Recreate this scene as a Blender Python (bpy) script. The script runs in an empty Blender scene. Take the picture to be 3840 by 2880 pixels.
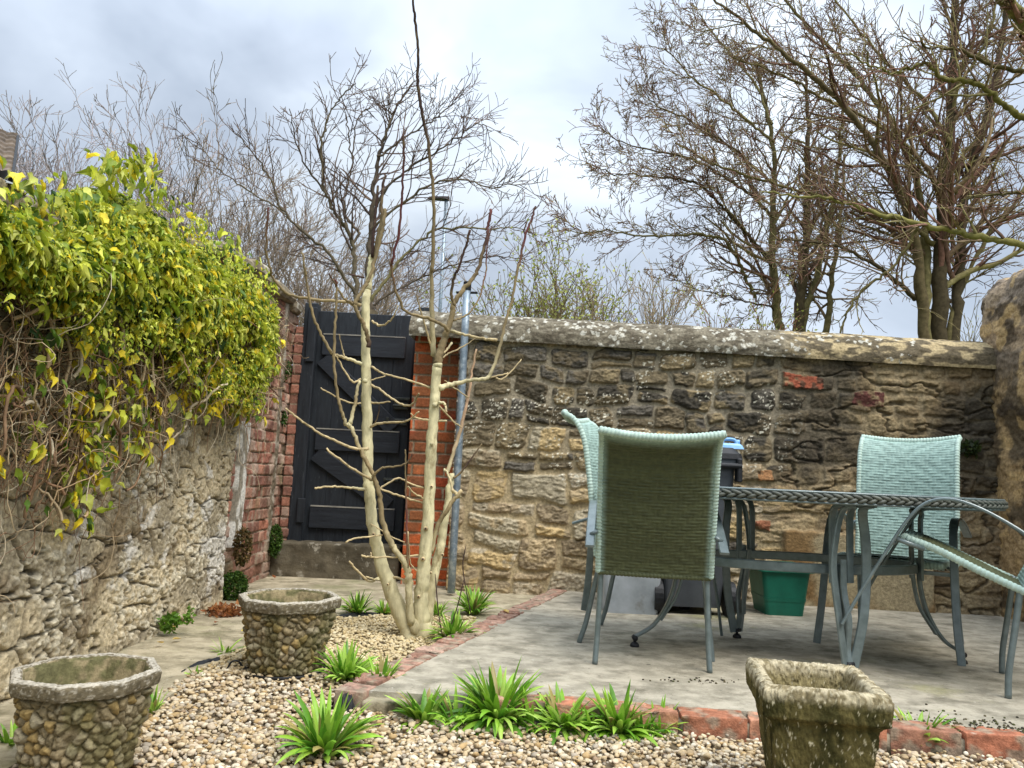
import bpy, math, random
import numpy as np
from mathutils import Matrix, Vector

C = bpy.context.scene.collection
SC = bpy.context.scene
R = math.radians

# ------------------------------------------------------------ camera, sky, sun, exposure
CAM = np.array([0.0, 0.0, 0.76])
PITCH, ROLL, F = R(6.9), R(2.6), 2882.0          # F in pixels of a 3840 px wide picture
_f = np.array([0, math.cos(PITCH), math.sin(PITCH)])
_r0 = np.array([1.0, 0, 0]); _u0 = np.array([0, -math.sin(PITCH), math.cos(PITCH)])
_r = math.cos(ROLL) * _r0 + math.sin(ROLL) * _u0
_u = math.cos(ROLL) * _u0 - math.sin(ROLL) * _r0
cam = bpy.data.cameras.new('camera'); cam_o = bpy.data.objects.new('camera', cam); C.objects.link(cam_o)
cam.sensor_width = 36.0; cam.lens = F / 3840 * 36.0; cam.clip_end = 2000; cam.clip_start = 0.05
cam_o.matrix_world = Matrix(((_r[0], _u[0], -_f[0], CAM[0]), (_r[1], _u[1], -_f[1], CAM[1]), (_r[2], _u[2], -_f[2], CAM[2]), (0, 0, 0, 1)))
SC.camera = cam_o
SC.view_settings.view_transform = 'Standard'; SC.view_settings.look = 'None'
SC.view_settings.exposure = 0.32; SC.view_settings.gamma = 1.0
SUN_EL, SUN_AZ = 56, 138          # azimuth measured from +Y towards +X

def ray(U, V):
    d = _f + (U - 1920) / F * _r - (V - 1440) / F * _u
    return d
def P(U, V, Y):                   # the point at distance Y (along +Y) seen at pixel (U, V) of the photograph
    d = ray(U, V); return CAM + d * (Y / d[1])
def G(U, V, z=0.0):               # the point at height z
    d = ray(U, V); return CAM + d * ((z - CAM[2]) / d[2])
K = 3840 / 2212
def Pv(u, v, Y): return P(u * K, v * K, Y)
def Gv(u, v, z=0.0): return G(u * K, v * K, z)

w = bpy.data.worlds.new('World'); SC.world = w; w.use_nodes = True
nt = w.node_tree; nt.nodes.clear()
def N(t, typ, **kw):
    n = t.nodes.new(typ)
    for k, v in kw.items():
        if hasattr(n, k): setattr(n, k, v)
        else: n.inputs[k].default_value = v
    return n
def mathn(t, op, a, b=None, clamp=False):
    n = t.nodes.new('ShaderNodeMath'); n.operation = op; n.use_clamp = clamp
    for i, x in enumerate((a, b)):
        if x is None: continue
        if isinstance(x, (int, float)): n.inputs[i].default_value = x
        else: t.links.new(x, n.inputs[i])
    return n.outputs[0]
sky = nt.nodes.new('ShaderNodeTexSky'); sky.sky_type = 'NISHITA'; sky.sun_disc = False
sky.sun_elevation = R(SUN_EL); sky.sun_rotation = R(SUN_AZ)
bg1 = nt.nodes.new('ShaderNodeBackground'); bg1.inputs[1].default_value = 0.08
nt.links.new(sky.outputs[0], bg1.inputs[0])
tc = nt.nodes.new('ShaderNodeTexCoord')
sep = nt.nodes.new('ShaderNodeSeparateXYZ'); nt.links.new(tc.outputs['Generated'], sep.inputs[0])
mp = nt.nodes.new('ShaderNodeMapping'); mp.inputs['Scale'].default_value = (1.0, 1.0, 1.9)
nt.links.new(tc.outputs['Generated'], mp.inputs[0])
nz = N(nt, 'ShaderNodeTexNoise', Scale=2.3, Detail=5.0, Roughness=0.5, Distortion=0.35); nt.links.new(mp.outputs[0], nz.inputs['Vector'])
ramp = nt.nodes.new('ShaderNodeValToRGB'); nt.links.new(nz.outputs[0], ramp.inputs[0])
e = ramp.color_ramp.elements
e[0].position = 0.36; e[0].color = (0.24, 0.28, 0.34, 1)
e[1].position = 0.64; e[1].color = (0.45, 0.50, 0.555, 1)
m_ = ramp.color_ramp.elements.new(0.5); m_.color = (0.32, 0.365, 0.43, 1)
def lobe(U, V, sharp):            # a bright thin place in the cloud, in the sky's own directions
    d = ray(U, V); d = d / np.linalg.norm(d)
    vm = nt.nodes.new('ShaderNodeVectorMath'); vm.operation = 'DOT_PRODUCT'
    nt.links.new(tc.outputs['Generated'], vm.inputs[0]); vm.inputs[1].default_value = tuple(d)
    return mathn(nt, 'POWER', mathn(nt, 'MAXIMUM', vm.outputs['Value'], 0.0), sharp)
nz2 = N(nt, 'ShaderNodeTexNoise', Scale=5.5, Detail=4.0, Roughness=0.55, Distortion=0.4); nt.links.new(mp.outputs[0], nz2.inputs['Vector'])
l1 = mathn(nt, 'MULTIPLY', lobe(1900, 130, 170), mathn(nt, 'MULTIPLY', nz2.outputs[0], 0.70))
l2 = mathn(nt, 'MULTIPLY', lobe(2250, 620, 240), 0.34)
l3 = mathn(nt, 'MULTIPLY', lobe(60, 120, 60), 0.12)
dark = mathn(nt, 'MULTIPLY', lobe(2450, 330, 300), -0.22)
hor = mathn(nt, 'POWER', mathn(nt, 'SUBTRACT', 1.0, mathn(nt, 'ABSOLUTE', sep.outputs[2]), True), 4.5)
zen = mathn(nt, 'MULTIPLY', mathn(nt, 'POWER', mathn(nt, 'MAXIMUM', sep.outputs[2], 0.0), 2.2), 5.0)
tot = mathn(nt, 'ADD', 1.0, mathn(nt, 'MULTIPLY', hor, 0.80))
l4 = mathn(nt, 'MULTIPLY', lobe(3300, 850, 16), 0.45)
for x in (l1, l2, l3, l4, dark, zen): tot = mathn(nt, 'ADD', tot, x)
mul = nt.nodes.new('ShaderNodeVectorMath'); mul.operation = 'SCALE'
nt.links.new(ramp.outputs[0], mul.inputs[0]); nt.links.new(tot, mul.inputs['Scale'])
bg2 = nt.nodes.new('ShaderNodeBackground'); bg2.inputs[1].default_value = 1.0
nt.links.new(mul.outputs[0], bg2.inputs[0])
mx = nt.nodes.new('ShaderNodeMixShader'); mx.inputs[0].default_value = 0.9
nt.links.new(bg1.outputs[0], mx.inputs[1]); nt.links.new(bg2.outputs[0], mx.inputs[2])
wo = nt.nodes.new('ShaderNodeOutputWorld'); nt.links.new(mx.outputs[0], wo.inputs[0])

sun = bpy.data.lights.new('sun', 'SUN'); sun.energy = 2.9; sun.angle = R(38); sun.color = (1.0, 0.95, 0.87)
sun_o = bpy.data.objects.new('sun', sun); C.objects.link(sun_o)
_sd = Vector((math.sin(R(SUN_AZ)) * math.cos(R(SUN_EL)), math.cos(R(SUN_AZ)) * math.cos(R(SUN_EL)), math.sin(R(SUN_EL))))
sun_o.rotation_euler = _sd.to_track_quat('Z', 'Y').to_euler(); sun_o.location = (0, 0, 30)

# ------------------------------------------------------------ helpers
def lin(r, g, b):
    def f(c):
        c /= 255.0
        return c / 12.92 if c <= 0.04045 else ((c + 0.055) / 1.055) ** 2.4
    return np.array([f(r), f(g), f(b)])

def _hash(ix, iy, seed):
    h = (ix.astype(np.int64) * 374761393 + iy.astype(np.int64) * 668265263 + seed * 974634777) & 0xFFFFFFFF
    h = ((h ^ (h >> 13)) * 1274126177) & 0xFFFFFFFF
    h = h ^ (h >> 16)
    return (h & 0xFFFFFF) / float(0xFFFFFF)
def vn(x, y, seed=0):
    ix = np.floor(x); iy = np.floor(y); fx = x - ix; fy = y - iy
    fx = fx * fx * fx * (fx * (fx * 6 - 15) + 10); fy = fy * fy * fy * (fy * (fy * 6 - 15) + 10)
    a = _hash(ix, iy, seed); b = _hash(ix + 1, iy, seed); c = _hash(ix, iy + 1, seed); d = _hash(ix + 1, iy + 1, seed)
    return (a * (1 - fx) + b * fx) * (1 - fy) + (c * (1 - fx) + d * fx) * fy
def fbm(x, y, seed=0, oct=4, gain=0.5):
    s = 0; a = 1; t = 0
    for i in range(oct):
        s = s + a * vn(x * 2 ** i + 17.3 * i, y * 2 ** i - 9.1 * i, seed + i * 7); t += a; a *= gain
    return s / t
def worley(x, y, seed=0):          # F1, F2 and the nearest cell's own random number
    ix = np.floor(x); iy = np.floor(y)
    f1 = np.full(x.shape, 9.0); f2 = np.full(x.shape, 9.0); cid = np.zeros(x.shape)
    for dx in (-1, 0, 1):
        for dy in (-1, 0, 1):
            cx = ix + dx; cy = iy + dy
            px = cx + _hash(cx, cy, seed); py = cy + _hash(cx, cy, seed + 51)
            d = np.hypot(x - px, y - py)
            nr = d < f1
            f2 = np.where(nr, f1, np.minimum(f2, d)); cid = np.where(nr, _hash(cx, cy, seed + 99), cid); f1 = np.where(nr, d, f1)
    return f1, f2, cid
def sstep(a, b, x):
    t = np.clip((x - a) / (b - a), 0, 1); return t * t * (3 - 2 * t)
def mixc(a, b, t): return a * (1 - t[..., None]) + b * t[..., None]

def mesh(name, V, faces, mat=None, parent=None, smooth=False, col=None):
    """V (n,3); faces: one (m,k) index array or a list of such arrays. Links ONE mesh object."""
    V = np.asarray(V, dtype=np.float32).reshape(-1, 3)
    if not isinstance(faces, list): faces = [faces]
    faces = [np.asarray(f, dtype=np.int32) for f in faces if len(f)]
    me = bpy.data.meshes.new(name)
    me.vertices.add(len(V)); me.vertices.foreach_set('co', V.ravel())
    tot = np.concatenate([np.full(len(f), f.shape[1], np.int32) for f in faces])
    idx = np.concatenate([f.ravel() for f in faces])
    me.loops.add(len(idx)); me.loops.foreach_set('vertex_index', idx)
    me.polygons.add(len(tot)); me.polygons.foreach_set('loop_start', np.concatenate([[0], np.cumsum(tot)[:-1]]).astype(np.int32))
    me.polygons.foreach_set('loop_total', tot)
    me.polygons.foreach_set('use_smooth', np.full(len(tot), bool(smooth)))
    if col is not None:
        at = me.attributes.new('Col', 'FLOAT_COLOR', 'POINT')
        c4 = np.ones((len(V), 4), np.float32); c4[:, :3] = np.clip(np.asarray(col).reshape(-1, 3), 0, 1); at.data.foreach_set('color', c4.ravel())
    me.update(calc_edges=True); me.validate()
    if mat: me.materials.append(mat)
    o = bpy.data.objects.new(name, me); C.objects.link(o)
    if parent is not None: o.parent = parent
    return o

class MB:                           # gathers shapes into one mesh
    def __init__(s): s.V = []; s.F = {}; s.n = 0; s.c = []
    def add(s, V, faces, col=None):
        V = np.asarray(V, float).reshape(-1, 3)
        for f in (faces if isinstance(faces, list) else [faces]):
            f = np.asarray(f, int)
            if len(f): s.F.setdefault(f.shape[1], []).append(f + s.n)
        s.V.append(V); s.n += len(V)
        s.c.append(np.broadcast_to(np.array([1.0, 1, 1]) if col is None else np.asarray(col, float), V.shape))
        return s
    def box(s, c, size, rot=None, col=None, bevel=0.0):
        h = np.array(size, float) / 2; b = min(bevel, h.min() * 0.9)
        if b <= 0:
            V = np.array([[x, y, z] for x in (-1, 1) for y in (-1, 1) for z in (-1, 1)], float) * h
            Fq = np.array([[0, 1, 3, 2], [4, 6, 7, 5], [0, 4, 5, 1], [2, 3, 7, 6], [0, 2, 6, 4], [1, 5, 7, 3]])
            fs = [Fq]
        else:                       # chamfered box: three rings of corners
            V = []; I = {}
            for x in (-1, 1):
                for y in (-1, 1):
                    for z in (-1, 1):
                        sg = np.array([x, y, z])
                        for a in range(3):
                            p = sg * (h - b); p[a] = sg[a] * h[a]; I[(x, y, z, a)] = len(V); V.append(p)
            V = np.array(V); q = []; t = []
            for a in range(3):
                b1, c1 = (a + 1) % 3, (a + 2) % 3
                for sgn in (-1, 1):
                    def k(u, v_): 
                        c = [0, 0, 0]; c[a] = sgn; c[b1] = u; c[c1] = v_; return I[(c[0], c[1], c[2], a)]
                    f = [k(-1, -1), k(1, -1), k(1, 1), k(-1, 1)]; q.append(f if sgn > 0 else f[::-1])
                for u in (-1, 1):
                    for v_ in (-1, 1):   # edge along axis a
                        c0 = [0, 0, 0]; c0[b1] = u; c0[c1] = v_
                        lo = c0[:]; lo[a] = -1; hi = c0[:]; hi[a] = 1
                        f = [I[(*lo, b1)], I[(*hi, b1)], I[(*hi, c1)], I[(*lo, c1)]]
                        q.append(f if u * v_ < 0 else f[::-1])
            for x in (-1, 1):
                for y in (-1, 1):
                    for z in (-1, 1):
                        f = [I[(x, y, z, 0)], I[(x, y, z, 1)], I[(x, y, z, 2)]]; t.append(f if x * y * z > 0 else f[::-1])
            fs = [np.array(q), np.array(t)]
        if rot is not None: V = V @ np.asarray(rot).T
        return s.add(V + np.asarray(c, float), fs, col)
    def bar(s, a, b, w_, t_, side=(0, 0, 1), col=None, bevel=0.0):     # square bar from a to b; w_ across `side`
        a = np.asarray(a, float); b = np.asarray(b, float); d = b - a; L = np.linalg.norm(d); d = d / L
        sd = np.asarray(side, float); sd = sd - d * sd.dot(d); sd /= np.linalg.norm(sd); n = np.cross(d, sd)
        return s.box((a + b) / 2, (L, w_, t_), np.array([d, sd, n]).T, col, bevel)
    def tube(s, pts, r, k=6, col=None, cap=True):
        V, Fq, caps = tube(pts, r, k); s.add(V, [Fq] + (caps if cap else []), col); return s
    def sweep(s, pts, w_, t_, side, col=None):                       # flat strap along a path; `side` is across its width
        pts = np.asarray(pts, float); n = len(pts); tg = np.gradient(pts, axis=0); tg /= np.linalg.norm(tg, axis=1)[:, None]
        sd = np.broadcast_to(np.asarray(side, float), pts.shape); sd = sd - tg * (sd * tg).sum(1)[:, None]; sd = sd / np.linalg.norm(sd, axis=1)[:, None]
        nn = np.cross(tg, sd); prof = []
        b = min(w_, t_) * 0.28
        for (x, y) in ((w_ / 2 - b, -t_ / 2), (w_ / 2, -t_ / 2 + b), (w_ / 2, t_ / 2 - b), (w_ / 2 - b, t_ / 2), (-w_ / 2 + b, t_ / 2), (-w_ / 2, t_ / 2 - b), (-w_ / 2, -t_ / 2 + b), (-w_ / 2 + b, -t_ / 2)):
            prof.append(pts + sd * x + nn * y)
        V = np.stack(prof, 1).reshape(-1, 3); k = 8
        i = np.arange(n - 1)[:, None] * k; j = np.arange(k)[None]; j2 = (j + 1) % k
        Fq = np.stack([i + j, i + j2, i + k + j2, i + k + j], -1).reshape(-1, 4)
        return s.add(V, [Fq, np.arange(k)[None, ::-1], (np.arange(k) + (n - 1) * k)[None]], col)
    def lathe(s, prof, k=24, c=(0, 0, 0), col=None):
        prof = np.asarray(prof, float); a = np.arange(k) / k * 2 * math.pi
        V = np.stack([prof[:, 0, None] * np.cos(a), prof[:, 0, None] * np.sin(a), np.broadcast_to(prof[:, 1, None], (len(prof), k))], -1).reshape(-1, 3) + np.asarray(c)
        i = np.arange(len(prof) - 1)[:, None] * k; j = np.arange(k)[None]; j2 = (j + 1) % k
        return s.add(V, np.stack([i + j, i + j2, i + k + j2, i + k + j], -1).reshape(-1, 4), col)
    def build(s, name, mat, parent=None, smooth=False, M=None):
        V = np.concatenate(s.V)
        if M is not None: V = V @ M[:3, :3].T + M[:3, 3]
        return mesh(name, V, [np.concatenate(f) for f in s.F.values()], mat, parent, smooth, np.concatenate(s.c))

def tube(pts, r, k=6):
    pts = np.asarray(pts, float); n = len(pts); r = np.broadcast_to(np.asarray(r, float), (n,))
    tg = np.gradient(pts, axis=0); tg /= np.linalg.norm(tg, axis=1)[:, None] + 1e-12
    m = tg.mean(0); ref = np.array([1.0, 0, 0]) if abs(m[0]) <= min(abs(m[1]), abs(m[2])) + 1e-9 else (np.array([0, 1.0, 0]) if abs(m[1]) <= abs(m[2]) else np.array([0, 0, 1.0]))
    s_ = ref - tg * (tg @ ref)[:, None]; s_ /= np.linalg.norm(s_, axis=1)[:, None] + 1e-12; b = np.cross(tg, s_)
    a = np.arange(k) / k * 2 * math.pi
    V = (pts[:, None] + r[:, None, None] * (np.cos(a)[None, :, None] * s_[:, None] + np.sin(a)[None, :, None] * b[:, None])).reshape(-1, 3)
    i = np.arange(n - 1)[:, None] * k; j = np.arange(k)[None]; j2 = (j + 1) % k
    Fq = np.stack([i + j, i + j2, i + k + j2, i + k + j], -1).reshape(-1, 4)
    return V, Fq, [np.arange(k)[None, ::-1], (np.arange(k) + (n - 1) * k)[None]]

def spline(pts, n=None, per=5):     # Catmull-Rom through the points
    p = np.asarray(pts, float)
    if len(p) == 2: return np.linspace(p[0], p[1], n or per + 1)
    q = np.vstack([2 * p[0] - p[1], p, 2 * p[-1] - p[-2]]); out = []
    for i in range(1, len(q) - 2):
        t = np.linspace(0, 1, per, endpoint=False)[:, None]
        a, b, c, d = q[i - 1], q[i], q[i + 1], q[i + 2]
        out.append(0.5 * (2 * b + (c - a) * t + (2 * a - 5 * b + 4 * c - d) * t ** 2 + (3 * b - a - 3 * c + d) * t ** 3))
    out = np.vstack(out + [q[-2][None]])
    return out

def scatter(T, Tf, locs, mats, cols, tcol=None):
    """Copies of a template (T verts, Tf list of face arrays) at locs (n,3) with (n,3,3) matrices: arrays for ONE mesh."""
    n = len(locs); k = len(T)
    V = np.einsum('nij,kj->nki', mats, T) + locs[:, None]
    fs = [(f[None] + (np.arange(n) * k)[:, None, None]).reshape(-1, f.shape[1]) for f in Tf]
    cc = np.repeat(cols[:, None], k, 1)
    if tcol is not None: cc = cc * tcol[None]
    return V.reshape(-1, 3), fs, cc.reshape(-1, 3)
def rotmats(rng, n):
    q = rng.normal(size=(n, 4)); q /= np.linalg.norm(q, axis=1)[:, None]; a, b, c, d = q.T
    return np.stack([np.stack([a*a+b*b-c*c-d*d, 2*(b*c-a*d), 2*(b*d+a*c)], -1), np.stack([2*(b*c+a*d), a*a-b*b+c*c-d*d, 2*(c*d-a*b)], -1), np.stack([2*(b*d-a*c), 2*(c*d+a*b), a*a-b*b-c*c+d*d], -1)], 1)

def tag(o, label=None, cat=None, group=None, kind=None):
    if label: o['label'] = label
    if cat: o['category'] = cat
    if group: o['group'] = group
    if kind: o['kind'] = kind
    return o
def empty(name, loc=(0, 0, 0), M=None):
    o = bpy.data.objects.new(name, None); C.objects.link(o); o.empty_display_size = 0.05
    if M is not None: o.matrix_world = M
    else: o.location = loc
    return o

# ------------------------------------------------------------ materials
def mat(name, c1=None, c2=None, scale=20.0, rough=0.8, metal=0.0, bump=0.0, bscale=None, attr=False, detail=5.0, var=0.25, lo=0.35, hi=0.65, spec=0.3, trans=0.0, stretch=None, c3=None, s3=4.0, t3=(0.5, 0.62)):
    m = bpy.data.materials.new(name); m.use_nodes = True; t = m.node_tree; b = t.nodes['Principled BSDF']
    b.inputs['Roughness'].default_value = rough; b.inputs['Metallic'].default_value = metal
    b.inputs['Specular IOR Level'].default_value = spec
    tc = t.nodes.new('ShaderNodeTexCoord'); vec = tc.outputs['Object']
    if stretch:
        mp = t.nodes.new('ShaderNodeMapping'); mp.inputs['Scale'].default_value = stretch; t.links.new(vec, mp.inputs[0]); vec = mp.outputs[0]
    nz = N(t, 'ShaderNodeTexNoise', Scale=scale, Detail=detail, Roughness=0.6); t.links.new(vec, nz.inputs['Vector'])
    mr = t.nodes.new('ShaderNodeMapRange'); mr.inputs[1].default_value = lo; mr.inputs[2].default_value = hi; t.links.new(nz.outputs[0], mr.inputs[0])
    if attr:
        a = t.nodes.new('ShaderNodeAttribute'); a.attribute_name = 'Col'
        v = t.nodes.new('ShaderNodeVectorMath'); v.operation = 'SCALE'; t.links.new(a.outputs['Color'], v.inputs[0])
        mr.inputs[3].default_value = 1 - var; mr.inputs[4].default_value = 1 + var; t.links.new(mr.outputs[0], v.inputs['Scale']); col = v.outputs[0]
    else:
        x = t.nodes.new('ShaderNodeMix'); x.data_type = 'RGBA'; t.links.new(mr.outputs[0], x.inputs[0])
        x.inputs[6].default_value = (*c1, 1); x.inputs[7].default_value = (*(c2 if c2 is not None else c1), 1); col = x.outputs[2]
    if c3 is not None:
        n3 = N(t, 'ShaderNodeTexNoise', Scale=s3, Detail=6.0, Roughness=0.65); t.links.new(vec, n3.inputs['Vector'])
        m3 = t.nodes.new('ShaderNodeMapRange'); m3.inputs[1].default_value = t3[0]; m3.inputs[2].default_value = t3[1]; t.links.new(n3.outputs[0], m3.inputs[0])
        x = t.nodes.new('ShaderNodeMix'); x.data_type = 'RGBA'; t.links.new(m3.outputs[0], x.inputs[0]); t.links.new(col, x.inputs[6]); x.inputs[7].default_value = (*c3, 1); col = x.outputs[2]
    t.links.new(col, b.inputs['Base Color'])
    if bump:
        nb = N(t, 'ShaderNodeTexNoise', Scale=bscale or scale * 2, Detail=8.0, Roughness=0.65); t.links.new(vec, nb.inputs['Vector'])
        bp = N(t, 'ShaderNodeBump', Strength=1.0, Distance=bump); t.links.new(nb.outputs[0], bp.inputs['Height']); t.links.new(bp.outputs[0], b.inputs['Normal'])
    if trans:
        tr = t.nodes.new('ShaderNodeBsdfTranslucent'); t.links.new(col, tr.inputs[0])
        ms = t.nodes.new('ShaderNodeMixShader'); ms.inputs[0].default_value = trans
        t.links.new(b.outputs[0], ms.inputs[1]); t.links.new(tr.outputs[0], ms.inputs[2]); t.links.new(ms.outputs[0], t.nodes['Material Output'].inputs[0])
    return m

M_wall = mat('stone_relief', attr=True, scale=55, var=0.30, rough=0.92, bump=0.006, bscale=90, spec=0.15)
M_brick = mat('brick_relief', attr=True, scale=70, var=0.25, rough=0.9, bump=0.003, bscale=120, spec=0.15)
M_leaf = mat('ivy_leaf', attr=True, scale=30, var=0.15, rough=0.5, spec=0.3, trans=0.3)
M_blade = mat('strap_leaf', attr=True, scale=25, var=0.12, rough=0.4, spec=0.4, trans=0.3)
M_bark = mat('bark', attr=True, scale=14, var=0.3, rough=0.9, bump=0.004, bscale=60, spec=0.15)
M_palebark = mat('pale_bark', attr=True, scale=22, var=0.22, rough=0.85, bump=0.005, bscale=55, spec=0.2, c3=lin(128, 112, 78), s3=20, t3=(0.55, 0.72), stretch=(1, 1, 0.45))
M_peb = mat('pebble', attr=True, scale=60, var=0.16, rough=0.75, spec=0.25)
M_metal = mat('grey_green_metal', lin(92, 104, 104), lin(112, 124, 124), 25, 0.3, 0.15, 0.0005, 300, spec=0.8)
M_black = mat('black_plastic', lin(22, 23, 26), lin(36, 37, 40), 15, 0.55, bump=0.004, bscale=22, spec=0.4)
# ------------------------------------------------------------ ground, path, patio, gravel
gx = np.concatenate([[-900, -300, -100, -40], np.linspace(-20, 20, 41), [40, 100, 300, 900]]); gy = np.concatenate([[-900, -200, -40, -10], np.linspace(-4, 40, 45), [60, 120, 300, 900]])
X, Y = np.meshgrid(gx, gy, indexing='ij'); Z = -0.10 + 1.3 * sstep(6.4, 9.0, Y) + 0.0 * X
n1, n2 = X.shape; idx = np.arange(n1 * n2).reshape(n1, n2)
quads = lambda idx: np.stack([idx[:-1, :-1], idx[1:, :-1], idx[1:, 1:], idx[:-1, 1:]], -1).reshape(-1, 4)
M_ground = mat('earth_and_grass', lin(92, 84, 60), lin(96, 108, 52), 3.0, 0.95)
tag(mesh('ground', np.stack([X, Y, Z], -1), quads(idx), M_ground, smooth=True), kind='structure')

PL = Gv(717, 1490)[:2]; PFAR = Gv(1192, 1274)[:2]       # the patio's near left corner, and where its brick edge meets the wall
PR = Gv(2212, 1597)[:2]; _d = (PR - PL) / np.linalg.norm(PR - PL); PR = PL + _d * 3.9
def slab(name, poly, z0, z1, m, wob=0.0):
    poly = [np.asarray(p)[:2] for p in poly]; n = len(poly)
    V = [(p[0], p[1], z1) for p in poly] + [(p[0], p[1], z0) for p in poly]
    me = bpy.data.meshes.new(name); me.from_pydata([tuple(map(float, v)) for v in V], [], [tuple(range(n))] + [(i, i + n, (i + 1) % n + n, (i + 1) % n) for i in range(n)])
    me.update(); me.materials.append(m); o = bpy.data.objects.new(name, me); C.objects.link(o); return o

def concrete(name, c1, c2, c3, moss, seed, mossy=(0.60, 0.70)):
    m = mat(name, c1, c2, 9.0, 0.93, bump=0.005, bscale=70, detail=10, lo=0.41, hi=0.59, c3=c3, s3=5.5, t3=(0.50, 0.68), stretch=(1.0, 1.25, 1.0), spec=0.15)
    t = m.node_tree; b = t.nodes['Principled BSDF']; tc = t.nodes.new('ShaderNodeTexCoord')
    cur = b.inputs['Base Color'].links[0].from_socket
    for sc_, lo_, hi_, cc, det in ((1.1, mossy[0], mossy[1], moss, 8), (34, 0.60, 0.70, c3 * 0.45, 4), (45, 0.64, 0.70, lin(196, 190, 178), 3), (3.5, 0.66, 0.70, c3 * 0.5, 9)):
        nz = N(t, 'ShaderNodeTexNoise', Scale=sc_, Detail=float(det), Roughness=0.7, noise_dimensions='4D', W=seed * 3.3 + sc_); t.links.new(tc.outputs['Object'], nz.inputs['Vector'])
        mr = t.nodes.new('ShaderNodeMapRange'); mr.inputs[1].default_value = lo_; mr.inputs[2].default_value = hi_; mr.inputs[4].default_value = 0.75; t.links.new(nz.outputs[0], mr.inputs[0])
        x = t.nodes.new('ShaderNodeMix'); x.data_type = 'RGBA'; t.links.new(mr.outputs[0], x.inputs[0]); t.links.new(cur, x.inputs[6]); x.inputs[7].default_value = (*cc, 1); cur = x.outputs[2]
    t.links.new(cur, b.inputs['Base Color'])
    return m
M_patio = concrete('patio_concrete', lin(154, 147, 130), lin(184, 175, 156), lin(120, 114, 98), lin(148, 146, 82), 1, (0.57, 0.68))
M_path = concrete('path_concrete', lin(152, 142, 118), lin(186, 174, 148), lin(116, 109, 86), lin(122, 126, 84), 2, (0.54, 0.68))
patio = slab('patio', [PL + 0.12 * _d + np.array([0.0, 0.02]), PL + 0.50 * _d + np.array([0, 0.03]), PL + 0.53 * _d + np.array([0, 0.10]), PR + np.array([0, 0.09]), (3.5, 5.7), (PFAR[0] + 0.07, 5.7)], -0.09, 0.0, M_patio); tag(patio, kind='structure')
path = slab('path', [(-1.8, 0.6)] + [Gv(*p_, -0.03)[:2] + np.array([0.05, -0.04]) for p_ in ((-120, 1700), (60, 1600), (200, 1550), (320, 1503), (400, 1455), (500, 1408), (600, 1362), (690, 1336), (760, 1330), (860, 1324), (960, 1326))] + [np.array([PFAR[0] - 0.35, 3.75]), (PFAR[0] + 0.02, PFAR[1] - 0.1), (PFAR[0] + 0.3, 6.2), (-1.8, 6.2)], -0.09, -0.042, M_path); tag(path, kind='structure')

def inpoly(x, y, poly):
    poly = np.asarray(poly); r = np.zeros(x.shape, bool); j = len(poly) - 1
    for i in range(len(poly)):
        xi, yi = poly[i]; xj, yj = poly[j]
        r ^= ((yi > y) != (yj > y)) & (x < (xj - xi) * (y - yi) / (yj - yi + 1e-12) + xi); j = i
    return r
GP = [Gv(*p, -0.03)[:2] for p in ((-120, 1700), (60, 1600), (200, 1550), (320, 1503), (400, 1455), (500, 1408), (600, 1362), (690, 1336), (760, 1330), (860, 1324), (960, 1326), (1030, 1330), (1010, 1362))]
GP += [PL + np.array([0.0, 0.0]), PL + np.array([0.0, -0.015]), PR + np.array([0, -0.015]), np.array([PR[0], 1.45]), np.array([-1.3, 1.45])]
GP = np.array(GP)
def gz(x, y): return -0.035 - 0.022 * sstep(3.1, 2.55, y) + 0.012 * (fbm(x * 2.2, y * 2.2, 5) - 0.5)
rng = np.random.default_rng(3)
# bed sheet under the stones, and the stones lying on it, all one object of stuff
def icosphere():
    t = (1 + 5 ** 0.5) / 2
    v = np.array([(-1, t, 0), (1, t, 0), (-1, -t, 0), (1, -t, 0), (0, -1, t), (0, 1, t), (0, -1, -t), (0, 1, -t), (t, 0, -1), (t, 0, 1), (-t, 0, -1), (-t, 0, 1)], float)
    f = [(0, 11, 5), (0, 5, 1), (0, 1, 7), (0, 7, 10), (0, 10, 11), (1, 5, 9), (5, 11, 4), (11, 10, 2), (10, 7, 6), (7, 1, 8), (3, 9, 4), (3, 4, 2), (3, 2, 6), (3, 6, 8), (3, 8, 9), (4, 9, 5), (2, 4, 11), (6, 2, 10), (8, 6, 7), (9, 8, 1)]
    v = [x / np.linalg.norm(x) for x in v]; c = {}
    def mid(a, b):
        k = (min(a, b), max(a, b))
        if k not in c: m = v[a] + v[b]; v.append(m / np.linalg.norm(m)); c[k] = len(v) - 1
        return c[k]
    g = []
    for a, b, d in f:
        x, y, z = mid(a, b), mid(b, d), mid(d, a); g += [(a, x, z), (b, y, x), (d, z, y), (x, y, z)]
    return np.array(v), np.array(g)
IV, IF = icosphere()
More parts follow.
